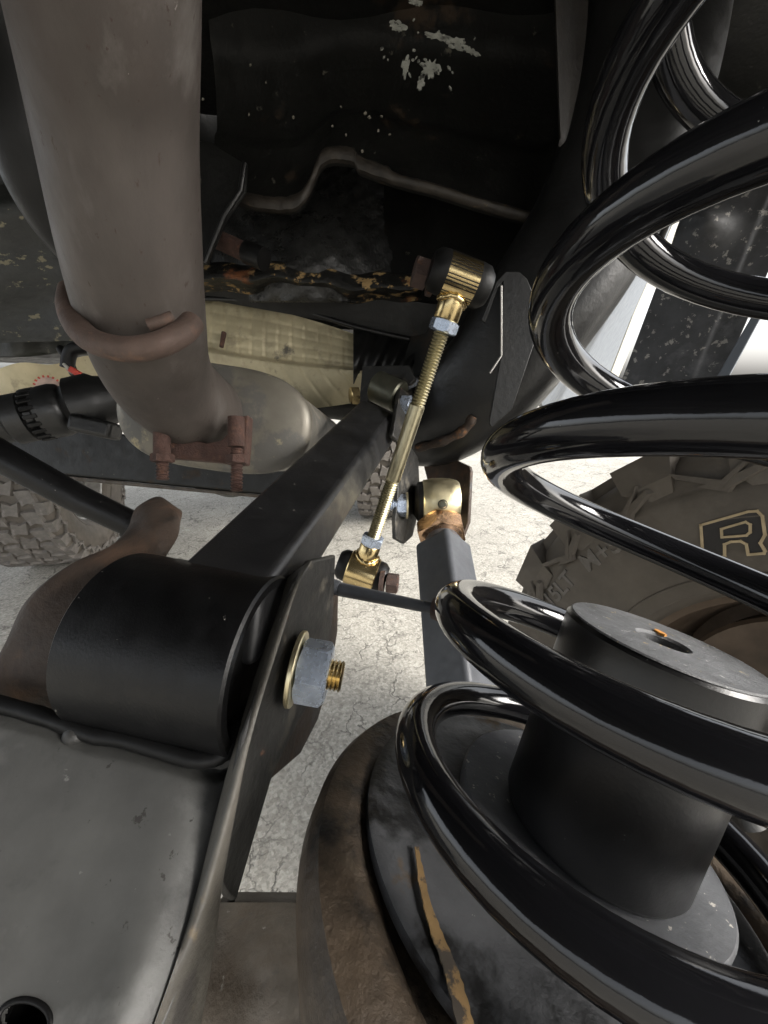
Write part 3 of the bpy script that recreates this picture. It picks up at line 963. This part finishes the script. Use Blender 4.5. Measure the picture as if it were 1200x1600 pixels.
rp = thing('recess_panel', 'lumpy glossy black panel in the recess below the wavy flange', 'body panel', W(500, 380, .54))
def recess(u, v):
    x = 330 + 330 * u
    y = 240 + 230 * v
    d = .54 + .05 * (u - .5) ** 2 * 4 - .05 * math.exp(-((u - .45) ** 2 + (v - .75) ** 2) * 9) + .004 * math.sin(u * 47 + v * 13) * math.sin(v * 39)
    return W(x, y, d)
MB().sheet(recess, 40, 30, D(0, 0, .004)).build('skin', M_UNDERGLOSS, rp, 60)
rp2 = quad_sheet('dark_side_panel', [(600, 230, .55), (900, 230, .52), (820, 560, .52), (600, 600, .56)], .004, M_UNDER, 'plain dark panel between recess and frame rail', 'body panel', fn=lambda u, v: .01 * sstep(.3, .36, u))
# small rusty pipe with a cap and the bracket beside the exhaust
pp = thing('stub_pipe', 'short rusty stub pipe with a dark rubber cap beside the exhaust pipe', 'pipe', W(370, 385, .47))
MB().tube([W(335, 372, .48), W(390, 397, .47)], .0105, 24).build('stub', M_CLAMP, pp, 50)
MB().tube([W(385, 394, .470), W(413, 405, .465)], [.0125, .0125], 24).build('cap', M_RUBBER, pp, 50)
hb = thing('hanger_bracket', 'dark angled sheet bracket right beside the exhaust pipe', 'bracket', W(340, 320, .45))
onh, nh = plane_of((310, 230, .45), (380, 260, .43), (320, 410, .45))
MB().prism([onh(*q) for q in [(270, 215), (330, 222), (384, 255), (382, 300), (352, 342), (322, 412), (270, 412)]], nh * -.004).build('sheet', M_EAR if False else M_UNDER, hb, bevel=.001)
MB().tube([onh(384, 258) + nh * .002, onh(378, 300) + nh * .002, onh(352, 340) + nh * .002, onh(322, 412) + nh * .002], .003, 10).build('rolled_edge', M_FRAME, hb, 60)
lg = thing('rusty_ledge', 'black ledge with flaking ochre paint and orange rust above the heat shield', 'ledge', W(450, 440, .5))
def ledge(u, v):
    x = 290 + 370 * u
    y = 404 + 44 * v + 26 * u + 4 * math.sin(u * 11) + 3 * math.sin(u * 29)
    d = .50 + .03 * sstep(.55, .9, v) - .012 * math.sin(v * math.pi)
    return W(x, y, d)
MB().sheet(ledge, 60, 16, D(0, -.002, .006)).build('lip', M_LEDGE, lg, 60)
qd = quad_sheet('dark_rail_underside', [(280, 425, .53), (700, 478, .53), (700, 536, .55), (280, 460, .555)], .004, M_UNDER, 'black underside strip between rusty ledge and heat shield', 'body panel')

hs = thing('heat_shield', 'cream embossed heat shield behind the exhaust pipe', 'heat shield', W(450, 580, .56))
def shield(u, v):
    x = 285 + 290 * u
    yt = 464 + 20 * u + 46 * u * u
    yb = 612 + 22 * math.sin(u * 3) + 10 * u
    y = yt + (yb - yt) * v
    d = .56 - .015 * math.sin(v * math.pi) + .02 * v
    g_ = 0
    if v < .5:
        g_ = .0016 * max(0, math.sin(u * 88)) ** 3 + .0012 * max(0, math.sin(v * 62)) ** 3
    else:
        g_ = .0014 * max(0, math.sin((u * 1.0 - v * .35) * 60)) ** 6
    g_ += -.012 * sstep(.49, .53, v) + .003 * math.sin(u * 9 + v * 5)
    return W(x, y, d + g_)
MB().sheet(shield, 150, 60, D(0, -.0005, .0015)).build('sheet', M_SHIELD, hs, 60)
def shield_tail(u, v):
    x = 552 + 95 * u
    yt = 514 + 20 * u
    yb = 600 - 24 * u
    return W(x, yt + (yb - yt) * v, .552 - .02 * math.sin(v * 3) * (1 - u) + .004 * math.sin(u * 20 + v * 6))
MB().sheet(shield_tail, 24, 20, D(0, -.0005, .002)).build('dark_tail', M_FRAME, hs, 60)
MB().tube([W(350, 520, .545), W(346, 542, .54)], [.0035, .0028], 10).build('stud', M_CLAMP, hs, 60)
MB().tube(spline([W(300, 466, .552), W(400, 471, .552), W(480, 488, .552), W(560, 512, .548), W(640, 530, .548)], 8), .0032, 10).build('rolled_edge', M_FRAME, hs, 60)

# ------------------------------------------------------------------ exhaust: tailpipe, hanger ring, clamp, muffler
ex = thing('exhaust_pipe', 'large dull brown-grey exhaust pipe coming down to the muffler', 'exhaust pipe', W(310, 650, .25))
pth = spline([W(166, 0, .155) * 2.6 - W(186, 200, .183) * 1.6, W(166, 0, .155), W(186, 200, .183), W(210, 400, .213), W(226, 500, .236), W(240, 560, .260), W(262, 602, .284), W(292, 630, .308), W(316, 646, .335)], 10)
MB().tube(pth, .0338, 64).build('pipe', M_PIPE, ex, 60)
# saddle end ring where pipe enters
MB().tube([W(150 + 0, 0, .155)] * 0 + spline([W(110, 455, .232), W(108, 480, .222), W(122, 512, .207), W(150, 535, .200), W(200, 546, .197), W(250, 538, .199), W(285, 520, .206), W(300, 505, .213)], 8), .0062, 20).build('hanger_ring', M_PIPERING, ex, 50)
MB().tube(spline([W(232, 508, .200), W(252, 502, .201), W(270, 495, .203)], 5), [.003] * 11, 12).build('weld_bead', M_PIPERING, ex, 60)

mu = thing('muffler', 'oval aluminised muffler behind the exhaust clamp', 'muffler', W(330, 720, .33))
mc = W(332, 652, .342)
mx_ = (W(480, 672, .305) - W(185, 630, .305)).normalized()
md = D(.12, -.10, 1.0)
md = (md - mx_ * md.dot(mx_)).normalized()
my_ = mx_.cross(md).normalized()
def oval(cx, a, b, n=72, e=.72):
    out = []
    for k in range(n):
        t = 2 * math.pi * k / n
        c, s = math.cos(t), math.sin(t)
        out.append(cx + mx_ * a * math.copysign(abs(c) ** .62, c) + my_ * b * math.copysign(abs(s) ** .9, s))
    return out
rows = [(-.004, .020, .012), (-.006, .054, .028), (-.003, .072, .0370), (.000, .0768, .0405), (.003, .0785, .0420), (.007, .0785, .0420), (.009, .0762, .0400), (.06, .0768, .0405), (.25, .0768, .0405)]
rows = [(h, a * 1.085, b * 1.085) for h, a, b in rows]
vv_, ff_ = [], []
for (h, a, b) in rows:
    vv_ += oval(mc + md * h, a, b)
for i in range(len(rows) - 1):
    for k in range(72):
        ff_.append((i * 72 + k, i * 72 + (k + 1) % 72, (i + 1) * 72 + (k + 1) % 72, (i + 1) * 72 + k))
ff_.append(tuple(range(72)))
ff_.append(tuple((len(rows) - 1) * 72 + k for k in range(72)))
MB().add(vv_, ff_).build('shell', M_MUFF, mu, 40)

cp_ = thing('exhaust_clamp', 'rust-brown saddle clamp with two threaded studs under the exhaust pipe', 'clamp', W(312, 720, .272))
onk, nk = plane_of((250, 720, .300), (385, 720, .300), (312, 660, .300))
sad = [(246, 668), (272, 668), (276, 676), (295, 686), (322, 692), (345, 688), (362, 670), (366, 652), (388, 648), (386, 690), (383, 726), (360, 726), (340, 722), (270, 716), (243, 716)]
MB().prism([onk(*q) for q in sad], nk * -.012).build('saddle', M_CLAMP, cp_, bevel=.0015)
for (x, y0, y1) in ((254, 664, 750), (370, 652, 768)):
    MB().tube([W(x - 1, y0, .287), W(x - 1, y0 + 46, .287)], .0058, 20).build('stud_sleeve', M_CLAMP, cp_, 50)
    tx = W(x, y0 + 50, .289)
    t2 = W(x, y1, .289)
    MB().hexnut(W(x, y0 + 45 + (14 if x > 300 else 0), .289), (t2 - tx), .0140, .0062).build('nut', M_CLAMP, cp_, 28)
    MB().thread(W(x, y0 + 48, .289), t2, .0045, pitch=.0024, depth=.0010).build('stud', M_CLAMP, cp_, 60)

# ------------------------------------------------------------------ left: floor corner, brown shield, driveshaft, bars
quad_sheet('left_floor_panel', [(-220, -60, .42), (150, -60, .42), (330, 520, .62), (-220, 540, .62)], .004, M_LEFTCHIP, 'dark floor panel with flaking pale paint left of the exhaust pipe', 'body panel', 30, 30,
           fn=lambda u, v: .03 * sstep(.55, .62, v + .12 * u) + .002 * math.sin(v * 31 + u * 5) + .003 * math.sin(u * 17 + v * 9))
o = MB().tube(spline([W(-60, -120, .28), W(10, 60, .31), (W(45, 220, .33)), W(95, 340, .36), W(180, 440, .40)], 8), [.035 - .012 * (i / 32) for i in range(33)], 24).build('black_hose', M_RUBBER, None, 60)
tag(o, 'thick black hose left of the exhaust pipe at the top left', 'hose')
def lowfl(u, v):
    x = -160 + 420 * u
    y = 395 + 140 * v + 22 * math.sin(u * 4)
    return W(x, y, .60 + .05 * v + .01 * math.sin(u * 25) * sstep(.2, .4, v))
tag(MB().sheet(lowfl, 40, 20, D(0, 0, .004)).build('green_grey_tunnel', mat('greenish_black_sheet', (.017, .019, .015), .45, var=.4, vscale=25, bump=.3, bscale=120, patches=[((.10, .10, .08), 45, .64, .05, .8)]), None, 60), 'greenish black tunnel sheet above the drive shaft joint', 'body panel')
def cream(u, v):
    x = -150 + 330 * u
    y = 590 - 35 * u + 105 * v + 4 * math.sin(u * 20)
    return W(x, y, .66 + .02 * math.sin(u * 9) + .04 * v)
tag(MB().sheet(cream, 40, 16, D(0, 0, .003)).build('transmission_shield', M_SHIELD, None, 60), 'dirty cream shield behind the drive shaft joint at the left edge', 'heat shield')
mk = thing('marked_plug', 'pale round plug with a red toothed edge behind the drive shaft joint', 'plug', W(76, 606, .60))
pa = (Vector((0, 0, CAM_H)) - W(76, 606, .60)).normalized()
MB().lathe(W(76, 606, .60), pa, [(0, 0), (0, .016), (.003, .016), (.004, .0145), (.004, 0)], 40, sec_fn=lambda a: 1).build('disc', M_RING, mk, 40)
uu, vv = frame_of(pa)
for k in range(18):
    a = 2 * math.pi * k / 18
    e = uu * math.cos(a) + vv * math.sin(a)
    MB().box(W(76, 606, .60) + pa * .0025 + e * .0165, (e, pa.cross(e), pa), (.0016, .0013, .002)).build('tooth', M_RED, mk)
wr = thing('wiring_harness', 'black wires with a red connector above the drive shaft joint', 'wiring', W(120, 580, .58))
MB().tube(spline([W(95, 545, .58), W(108, 565, .57), W(118, 585, .57), W(150, 600, .58), W(178, 590, .59)], 6), .006, 14).build('wire', M_RUBBER, wr, 60)
MB().tube(spline([W(180, 520, .56), W(140, 540, .56), W(112, 548, .56), W(105, 575, .565)], 6), .009, 14).build('wire', M_RUBBER, wr, 60)
MB().box(W(119, 582, .555), (D(.8, .5, 0), D(-.5, .8, 0), D(0, 0, 1)), (.009, .004, .004)).build('connector', M_RED, wr, bevel=.001)
MB().box(W(106, 576, .556), (D(.6, .8, 0), D(-.8, .6, 0), D(0, 0, 1)), (.008, .0016, .003)).build('tape', M_SEAM, wr, bevel=.0005)

ds = thing('drive_shaft', 'black drive shaft with ribbed constant-velocity joint at left', 'drive shaft', W(60, 650, .5))
s0, s1 = W(-140, 690, .475), W(250, 608, .56)
sx = (s1 - s0).normalized()
SL = (s1 - s0).length
def along(px):
    return (px + 140) / 390 * SL
pf = [(0, 0), (0, .026), (along(-2), .026), (along(4), .031), (along(30), .031), (along(34), .026), (along(44), .026), (along(50), .032), (along(62), .0335), (along(78), .034), (along(88), .032), (along(92), .028), (along(98), .030), (along(104), .037), (along(140), .038), (along(150), .033), (along(190), .026), (SL, .026), (SL, 0)]
MB().lathe(s0, sx, pf, 48).build('joint_body', M_FRAME, ds, 40)
u, v = frame_of(sx)
for k in range(20):
    a = 2 * math.pi * k / 20
    e = u * math.cos(a) + v * math.sin(a)
    MB().box(s0 + sx * along(45) + e * .0305, (sx, sx.cross(e), e), (.0075, .0026, .0030)).build('rib', M_RUBBER, ds, bevel=.0007, seg=1)
MB().box(W(150, 668, .515), (D(1, .2, .3), D(-.2, 1, 0), D(0, 0, 1)), (.024, .011, .014)).build('yoke', M_FRAME, ds, bevel=.005, seg=3)

tb = thing('track_bar', 'slim round black bar running from the left edge to the rusty flange', 'bar', W(215, 815, .24))
MB().tube([W(-120, 640, .235), W(0, 712, .245), W(120, 778, .258), W(208, 820, .268)], [.0098, .0096, .0092, .0090], 28).build('shaft', M_SATIN, tb, 50)
MB().lathe(W(203, 817, .267), W(208, 820, .268) - W(0, 712, .245), [(0, 0), (0, .0105), (.003, .0108), (.006, .0105), (.006, .009), (.012, .009), (.012, 0)], 28).build('end_collar', M_RUBBER, tb, 40)

# far frame rail across the left, and things hanging from it
rr_ = thing('far_frame_rail', 'long dark frame rail crossing behind the muffler', 'frame rail', W(220, 740, 1.0))
q0, q1 = W(-150, 650, 1.05), W(470, 700, .92)
rdv = D(0, .116, .01)
bk = D(0, 0, .06)
MB().hexa([q0, q1, q1 + rdv, q0 + rdv], [q0 + bk, q1 + bk, q1 + rdv + bk, q0 + rdv + bk]).build('rail', M_UNDER, rr_, bevel=.006, seg=3)
MB().hexa([q0 + rdv + D(0, .001, 0), q1 + rdv + D(0, .001, 0), q1 + rdv + D(0, .008, 0), q0 + rdv + D(0, .013, .0)], [q0 + rdv + bk + D(0, .001, 0), q1 + rdv + bk + D(0, .001, 0), q1 + rdv + bk + D(0, .008, 0), q0 + rdv + bk + D(0, .013, 0)]).build('lower_flange', M_AXLE, rr_, bevel=.002)
sk = MB().sheet(lambda a, b: W(255 + 90 * a, 752 + 4 * b, .98) + D(0, .022 * math.sin(a * math.pi) * b, .25 * b), 16, 8, D(0, .002, 0)).build('skid_plate', M_LEFTCHIP, None, 60)
tag(sk, 'small curved skid plate hanging below the far frame rail', 'skid plate')
tb2 = MB().tube(spline([W(420, 612, .70), W(520, 628, .70), W(640, 640, .72)], 6), [.030] * 13, 24).build('cross_tube', M_UNDER, None, 60)
tag(tb2, 'dark cross tube in the shade between muffler and the end of the square arm', 'tube')
print('mech done')

# ------------------------------------------------------------------ wheels
def text_mesh(body, size, extrude):
    cu = bpy.data.curves.new('t', 'FONT')
    cu.body = body
    cu.size = size
    cu.extrude = extrude
    cu.offset = size * .018
    cu.align_x = 'CENTER'
    cu.align_y = 'CENTER'
    cu.resolution_u = 3
    ob = bpy.data.objects.new('t', cu)
    COL.objects.link(ob)
    dg = bpy.context.evaluated_depsgraph_get()
    me = bpy.data.meshes.new_from_object(ob.evaluated_get(dg))
    vs_ = [v.co.copy() for v in me.vertices]
    fs_ = [tuple(p.vertices) for p in me.polygons]
    bpy.data.objects.remove(ob)
    bpy.data.meshes.remove(me)
    return vs_, fs_


def make_wheel(name, label, loc, yaw, R, WD, rim_r, group, n_lug, m_lug=None, rows=4, side=1, spin=0.0):
    """axis along local x; local +x turned to the camera for side=1. loc = centre of the wheel"""
    root = thing(name, label, 'wheel', loc, group)
    root.rotation_euler = (0, 0, yaw)
    root.rotation_euler.rotate_axis('X', spin)
    X = Vector((1, 0, 0))
    hw = WD / 2
    Rt = R - .014
    prof = []
    half = [(.62, rim_r - .004), (.70, rim_r + .004), (.80, rim_r + .012), (.92, rim_r + .040), (1.0, rim_r + .085), (1.0, (rim_r + R) / 2 + .03), (.97, R - .055), (.93, R - .030), (.86, Rt - .004), (.75, Rt), (0.4, Rt + .001)]
    left = [(-a * hw, r) for a, r in half]
    right = [(a * hw, r) for a, r in half][::-1]
    pts = [(p_[0], 0, p_[1]) for p_ in left + right]
    pp = spline([Vector(q) for q in pts], 3)
    me_ = MB().lathe(Vector(), X, [(q.x, q.z) for q in pp], 120)

    def kid(mb, nm, m, ang=40, par=None, **kw):
        o_ = mb.build(nm, m, None, ang, **kw)
        o_.parent = par or root
        return o_
    ty = kid(me_, 'tyre', M_TYRE, 50)
    # rim bead rings pressed into the sidewall
    for s in (-1, 1):
        for rr, w_ in ((rim_r + .018, .0022), (rim_r + .036, .0016)):
            xx = hw * (.82 if rr < rim_r + .02 else .91)
            kid(MB().tube([Vector((s * xx, rr * math.cos(a), rr * math.sin(a))) for a in [i * math.pi / 60 for i in range(120)]], w_, 8, closed=True), 'bead_ring', M_TYRE, 60, ty)
    rimp = [(-.66 * hw, rim_r), (-.72 * hw, rim_r + .006), (-.68 * hw, rim_r - .004), (-.3 * hw, rim_r - .018), (.0, rim_r - .03), (.3 * hw, rim_r - .018), (.68 * hw, rim_r - .004), (.72 * hw, rim_r + .006), (.66 * hw, rim_r)]
    rm = kid(MB().lathe(Vector(), X, rimp, 96), 'rim', M_RIM if rows < 3 else M_ALLOY)
    kid(MB().lathe(Vector((-.2 * hw, 0, 0)), X, [(0, 0), (0, rim_r - .02), (.02, rim_r - .022), (.03, rim_r * .72), (.05, rim_r * .45), (.055, rim_r * .42), (.055, 0)], 64), 'wheel_disc', M_RIM if rows < 3 else M_ALLOY, 40, rm)
    kid(MB().lathe(Vector((-.05 * hw, 0, 0)), X, [(0, 0), (0, rim_r * .76), (.05, rim_r * .80), (.056, rim_r * .78), (.058, rim_r * .3), (.075, rim_r * .28), (.078, 0)], 64), 'brake_drum', M_RIM if rows < 3 else M_BRACKET, 40)
    # tread lugs: rows across the tread, shared meshes
    def lugmesh(w, l, h, skew, notch):
        mb = MB()
        b = [(-w, -l + skew), (-w * .1, -l * .75 + skew * .3), (w, -l - skew), (w, l - skew), (w * .1, l * (.62 if notch else 1) + skew * .2), (-w, l + skew)]
        t = [(x * .86, y * .86) for x, y in b]
        n = len(b)
        vv2 = [(x, y, -.006) for x, y in b] + [(x, y, h) for x, y in t]
        ff2 = [tuple(range(n))[::-1], tuple(n + k for k in range(n))] + [(k, (k + 1) % n, n + (k + 1) % n, n + k) for k in range(n)]
        o_ = mb.add(vv2, ff2).build('tread_block', m_lug or M_TYRELUG, None, 25)
        me = o_.data
        bpy.data.objects.remove(o_)
        return me
    circ = 2 * math.pi * R
    lw = WD * .80 / rows / 2
    ll = circ / n_lug / 2 * .80
    meshes = [lugmesh(lw * .93, ll, .015, .006 * (1 if k % 2 else -1), k % 2 == 0) for k in range(rows)]
    for k in range(n_lug):
        for rix in range(rows):
            a = 2 * math.pi * (k + (.5 if rix % 2 else 0)) / n_lug
            x = (-1 + (2 * rix + 1) / rows) * WD * .40
            o_ = bpy.data.objects.new('tread_block', meshes[rix])
            COL.objects.link(o_)
            o_.parent = root
            o_.matrix_local = Matrix.Rotation(a, 4, 'X') @ Matrix.Translation((x, 0, Rt)) @ Matrix.Rotation(.25 * (1 if rix % 2 else -1), 4, 'Z')
    # shoulder blocks stepping down the sidewall
    def shoulder(h, l, deep):
        # local: x outwards from wheel, y along circumference, z radial
        vv2 = [(-.034, -l, -.008), (-.034, l, -.008), (-.034, l * .9, h), (-.034, -l * .9, h), (0, -l, h - .004), (0, l * .8, h - .001), (.007, -l * .9, -deep * .5), (.007, l * .55, -deep * .45), (.002, -l * .25, -deep), (.002, l * .35, -deep * .95)]
        ff2 = [(0, 1, 2, 3), (3, 2, 5, 4), (4, 5, 7, 6), (6, 7, 9, 8), (8, 9, 1, 0), (0, 3, 4, 6, 8), (1, 9, 7, 5, 2)]
        o_ = MB().add(vv2, ff2).build('shoulder_block', M_TYRE if rows < 3 else (m_lug or M_TYRELUG), None, 25)
        me = o_.data
        bpy.data.objects.remove(o_)
        return me
    n_sh = n_lug
    sm = [shoulder(.018, circ / n_sh * .34, .040), shoulder(.015, circ / n_sh * .32, .062)]
    for s in (1, -1):
        for k in range(n_sh):
            a = 2 * math.pi * k / n_sh
            o_ = bpy.data.objects.new('shoulder_block', sm[k % 2])
            COL.objects.link(o_)
            o_.parent = root
            mt = Matrix.Rotation(a, 4, 'X') @ Matrix.Translation((s * (hw * .965), 0, Rt))
            if s < 0:
                mt = mt @ Matrix.Rotation(math.pi, 4, 'Z')
            o_.matrix_local = mt
    # angular relief bars between the shoulder blocks
    def chevron(pts, h):
        n = len(pts)
        vv2 = [(-.004, y, z) for y, z in pts] + [(h, y * .92, z) for y, z in pts]
        ff2 = [tuple(range(n))[::-1], tuple(n + k for k in range(n))] + [(k, (k + 1) % n, n + (k + 1) % n, n + k) for k in range(n)]
        o_ = MB().add(vv2, ff2).build('relief_bar', M_TYRE if rows < 3 else (m_lug or M_TYRELUG), None, 25)
        me = o_.data
        bpy.data.objects.remove(o_)
        return me
    cs_ = circ / n_sh
    cm = [chevron([(-.30 * cs_, -.018), (.10 * cs_, -.038), (.36 * cs_, -.018), (.30 * cs_, -.026), (.10 * cs_, -.046), (-.26 * cs_, -.026)], .0045),
          chevron([(-.10 * cs_, -.040), (.12 * cs_, -.052), (.16 * cs_, -.046), (.42 * cs_, -.034), (.42 * cs_, -.028), (.10 * cs_, -.038)], .0035)]
    for k in range(n_sh * 2):
        a = 2 * math.pi * (k // 2 + .5) / n_sh
        o_ = bpy.data.objects.new('relief_bar', cm[k % 2])
        COL.objects.link(o_)
        o_.parent = root
        o_.matrix_local = Matrix.Rotation(a, 4, 'X') @ Matrix.Translation((hw * .985, 0, Rt)) @ Matrix.Rotation(-.16, 4, 'Y')
    return root, ty


# near wheel: inner sidewall plane measured at (.46,.30), turned 35 degrees
yw = math.radians(35)
RW, WW = .40, .29
ax_w = Vector((math.cos(yw), math.sin(yw), 0))          # pointing away from the camera
ctr = Vector((.455, .298, RW)) + ax_w * (WW / 2 * .98)
near_w, near_t = make_wheel('mud_tyre', 'big mud tyre with outlined letter R, right behind the coil', ctr, yw + math.pi, RW, WW, .205, 'wheels of the vehicle', 20, m_lug=M_TYRE, rows=2)


def side_point(px, py):
    """where the ray meets the near sidewall plane -> local (y, z) of the wheel"""
    e = Vector((0, 0, CAM_H))
    r = W(px, py, 1) - e
    pl_ = ctr - ax_w * (WW / 2)
    t = ax_w.dot(pl_ - e) / ax_w.dot(r)
    return e + r * t


def lettering(body, px, py, dxp, dyp, size, m, name, lift=.0012, ex=.0020):
    c = side_point(px, py)
    x = (side_point(px + dxp, py + dyp) - c).normalized()
    n = -ax_w
    y = n.cross(x).normalized()
    vs_, fs_ = text_mesh(body, size, ex)
    # follow the sidewall's bulge: push letters onto the tyre profile
    out = []
    for q in vs_:
        p_ = c + x * q.x + y * q.y
        rad = (p_ - (ctr - ax_w * (WW / 2))).length
        sink = 0
        if rad > RW - .075:
            sink = (rad - (RW - .075)) * .09
        out.append(p_ + n * (q.z + lift - sink))
    o_ = MB().add(out, fs_).build(name, m, None, 30)
    put(o_, near_t)
    return o_


lettering('M+S', 938, 866, 36, -25, .036, M_TYRELUG, 'raised_lettering', lift=.0008)
lettering('15LT', 874, 922, 40, -45, .034, M_TYRELUG, 'raised_lettering', lift=.0006)

# outlined letter R: strokes traced as a raised tan outline with dark fill
def poly_strip(pts, w, h, m, name, closed=True):
    mb = MB()
    n = -ax_w
    N_ = len(pts)
    for i in range(N_ if closed else N_ - 1):
        a, b = pts[i], pts[(i + 1) % N_]
        t = (b - a).normalized()
        s = n.cross(t).normalized() * w
        a2, b2 = a - t * w, b + t * w
        mb.prism([a2 - s, b2 - s, b2 + s, a2 + s], n * (h + .0001 * (i % 2)))
    o_ = mb.build(name, m, None, 30)
    put(o_, near_t)
    return o_
outer = [(1096, 820), (1170, 799), (1184, 798), (1192, 806), (1196, 835), (1189, 848), (1196, 860), (1194, 864), (1170, 866), (1167, 850), (1158, 845), (1143, 846), (1133, 850), (1133, 868), (1100, 880)]
inner = [(1128, 826), (1166, 815), (1173, 819), (1173, 831), (1167, 836), (1129, 839)]
sp_ = [side_point(*q) - ax_w * .0008 for q in outer]
poly_strip(sp_, .0013, .0016, M_LETTER, 'letter_outline')
poly_strip([side_point(*q) - ax_w * .0008 for q in inner], .0012, .0016, M_LETTER, 'letter_outline')
o = MB().prism([side_point(*q) for q in outer], -ax_w * .0010).build('letter_fill', M_LETTERFILL, None)
put(o, near_t)

# far front wheels
def ground_at(px, py):
    e = Vector((0, 0, CAM_H))
    r = W(px, py, 1) - e
    return e + r * (-e.z / r.z)
gl = ground_at(118, 868)
wl, tl = make_wheel('mud_tyre', 'dusty mud tyre in the distance at the left edge', Vector((gl.x, gl.y, .40)), math.radians(14), .40, .30, .205, 'wheels of the vehicle', 30, rows=4)
gm = ground_at(598, 800)
wm, tm_ = make_wheel('mud_tyre', 'dusty mud tyre in the distance between square arm and gold link', Vector((gm.x, gm.y, .40)), math.radians(-2), .40, .27, .205, 'wheels of the vehicle', 30, rows=4)

# ------------------------------------------------------------------ right side: liner, body panel, inner fender, shock absorber
bp = thing('rocker_panel', 'silver grey body side panel glimpsed between the coils', 'body panel', W(930, 580, .75))
onr, nr = plane_of((940, 520, .78), (1060, 320, .70), (870, 630, .80))
MB().prism([onr(*q) for q in [(1100, 240), (1062, 322), (1030, 400), (985, 500), (950, 590), (935, 625), (878, 636), (850, 640), (838, 620), (960, 330), (1010, 240)]], nr * -.01).build('skin', M_BODY, bp, bevel=.002)
onr2, _ = plane_of((940, 520, .772), (1060, 320, .692), (870, 630, .792))
MB().prism([onr2(*q) for q in [(1072, 300), (1084, 300), (1046, 398), (1000, 510), (962, 600), (948, 600), (990, 490), (1034, 390)]], nr * -.006).build('seam_edge', M_SEAM, bp, bevel=.0008)
MB().tube([onr2(1048, 325) + nr * .004, onr2(1020, 395) + nr * .004, onr2(1012, 410) + nr * .004], .0055, 12).build('drain_tube', M_RUBBER, bp, 60)
ln = thing('wheel_liner', 'speckled black wheel liner behind the coil at the right', 'liner', W(1060, 600, .72))
onv, nv_ = plane_of((1000, 560, .735), (1080, 310, .66), (1180, 480, .62))
def lin(u, v):
    xl = 1086 - 128 * v
    xr = 1260 - 150 * v
    y = 285 + 345 * v
    q = onv(xl + (xr - xl) * u, y)
    return q + nv_ * (.034 * math.exp(-((u - .28) / .22) ** 2 - ((v - .21) / .075) ** 2) + .004 * sstep(.7, .74, u) * -1)
MB().sheet(lin, 50, 50, nv_ * -.004).build('skin', M_FLAP, ln, 60)
MB().prism([onv(*q) for q in [(1110, 628), (1128, 610), (1200, 478), (1215, 440), (1202, 440), (1185, 478), (1098, 628)]], nv_ * .006).build('pale_edge', M_BODY, ln, bevel=.001)
fn_ = thing('inner_fender', 'black inner fender behind the upper coils at the top right', 'inner fender', W(1080, 200, .55))
def fend(u, v):
    x = 860 + 480 * u
    y = -160 + 455 * v
    return W(x, y, .50 + .05 * math.sin(u * 3) + .10 * v)
MB().sheet(fend, 30, 30, D(0, 0, .004)).build('skin', M_UNDER, fn_, 60)
MB().sheet(lambda u, v: W(866 + 10 * v + (54 - 44 * v ** 2) * u, -60 + 275 * v, .335 + .02 * u) + D(0, 0, .006 * math.sin(u * 3)), 10, 14, D(0, 0, .003)).build('brown_edge', mat('brown_dusty_panel', (.006, .0045, .003), .6, var=.4, vscale=40, bump=.3), fn_, 60)

sh = thing('shock_absorber', 'dusty brown shock absorber tube behind the bump stop, lower right', 'shock absorber', W(1150, 1400, .25))
MB().tube([W(1075, 1290, .27), W(1160, 1390, .25), W(1320, 1560, .23)], [.014, .0165, .017], 32).build('body', M_AXLE, sh, 60)
MB().tube(spline([W(1060, 1300, .28), W(1110, 1255, .28), W(1150, 1255, .275), W(1170, 1290, .27)], 6), .010, 16).build('mount_loop', M_EAR, sh, 60)
MB().box(W(1122, 1272, .262), (D(.35, -.9, 0), D(.9, .35, 0), D(0, 0, 1)), (.011, .0035, .003)).build('slotted_tab', M_BRACKET, sh, bevel=.002)
bk = MB().lathe(W(1330, 1330, .34), D(-.6, -.1, -.8), [(-.04, 0), (-.04, .10), (.0, .10), (.006, .094), (.006, 0)], 56).build('backing_plate', M_AXLE, None, 40)
tag(bk, 'dirty brake backing plate inside the wheel at the lower right', 'brake plate')

# ------------------------------------------------------------------ white parked car far behind
pc = ground_at(1235, 608)
car = thing('parked_car', 'white parked car in the far distance at the right edge', 'car', (pc.x, pc.y, 0))
cy = math.radians(0)
def cpt(x, y, z):
    return Vector((pc.x + x, pc.y + y, z))
prof = [(-1.0, .30), (-1.02, .60), (-.95, .82), (-.2, .95), (.5, 1.45), (2.2, 1.48), (2.9, 1.0), (3.2, .9), (3.25, .35)]
MB().prism([cpt(x, 0, z) for x, z in prof], Vector((0, 1.7, 0))).build('body', M_WHITE, car, bevel=.08, seg=3)
MB().prism([cpt(x, -.006, z) for x, z in [(.05, .98), (.62, 1.38), (2.05, 1.40), (2.5, 1.0)]], Vector((0, .01, 0))).build('window', M_GLASS, car)
for x in (-.25, 2.3):
    MB().lathe(cpt(x, -.03, .33), Vector((0, -1, 0)), [(-.18, 0), (-.18, .32), (-.01, .33), (0, .30), (-.02, .22), (0, .2), (.01, 0)], 40).build('wheel', M_ALLOY, car, 40)
print('all done', len(bpy.data.objects))
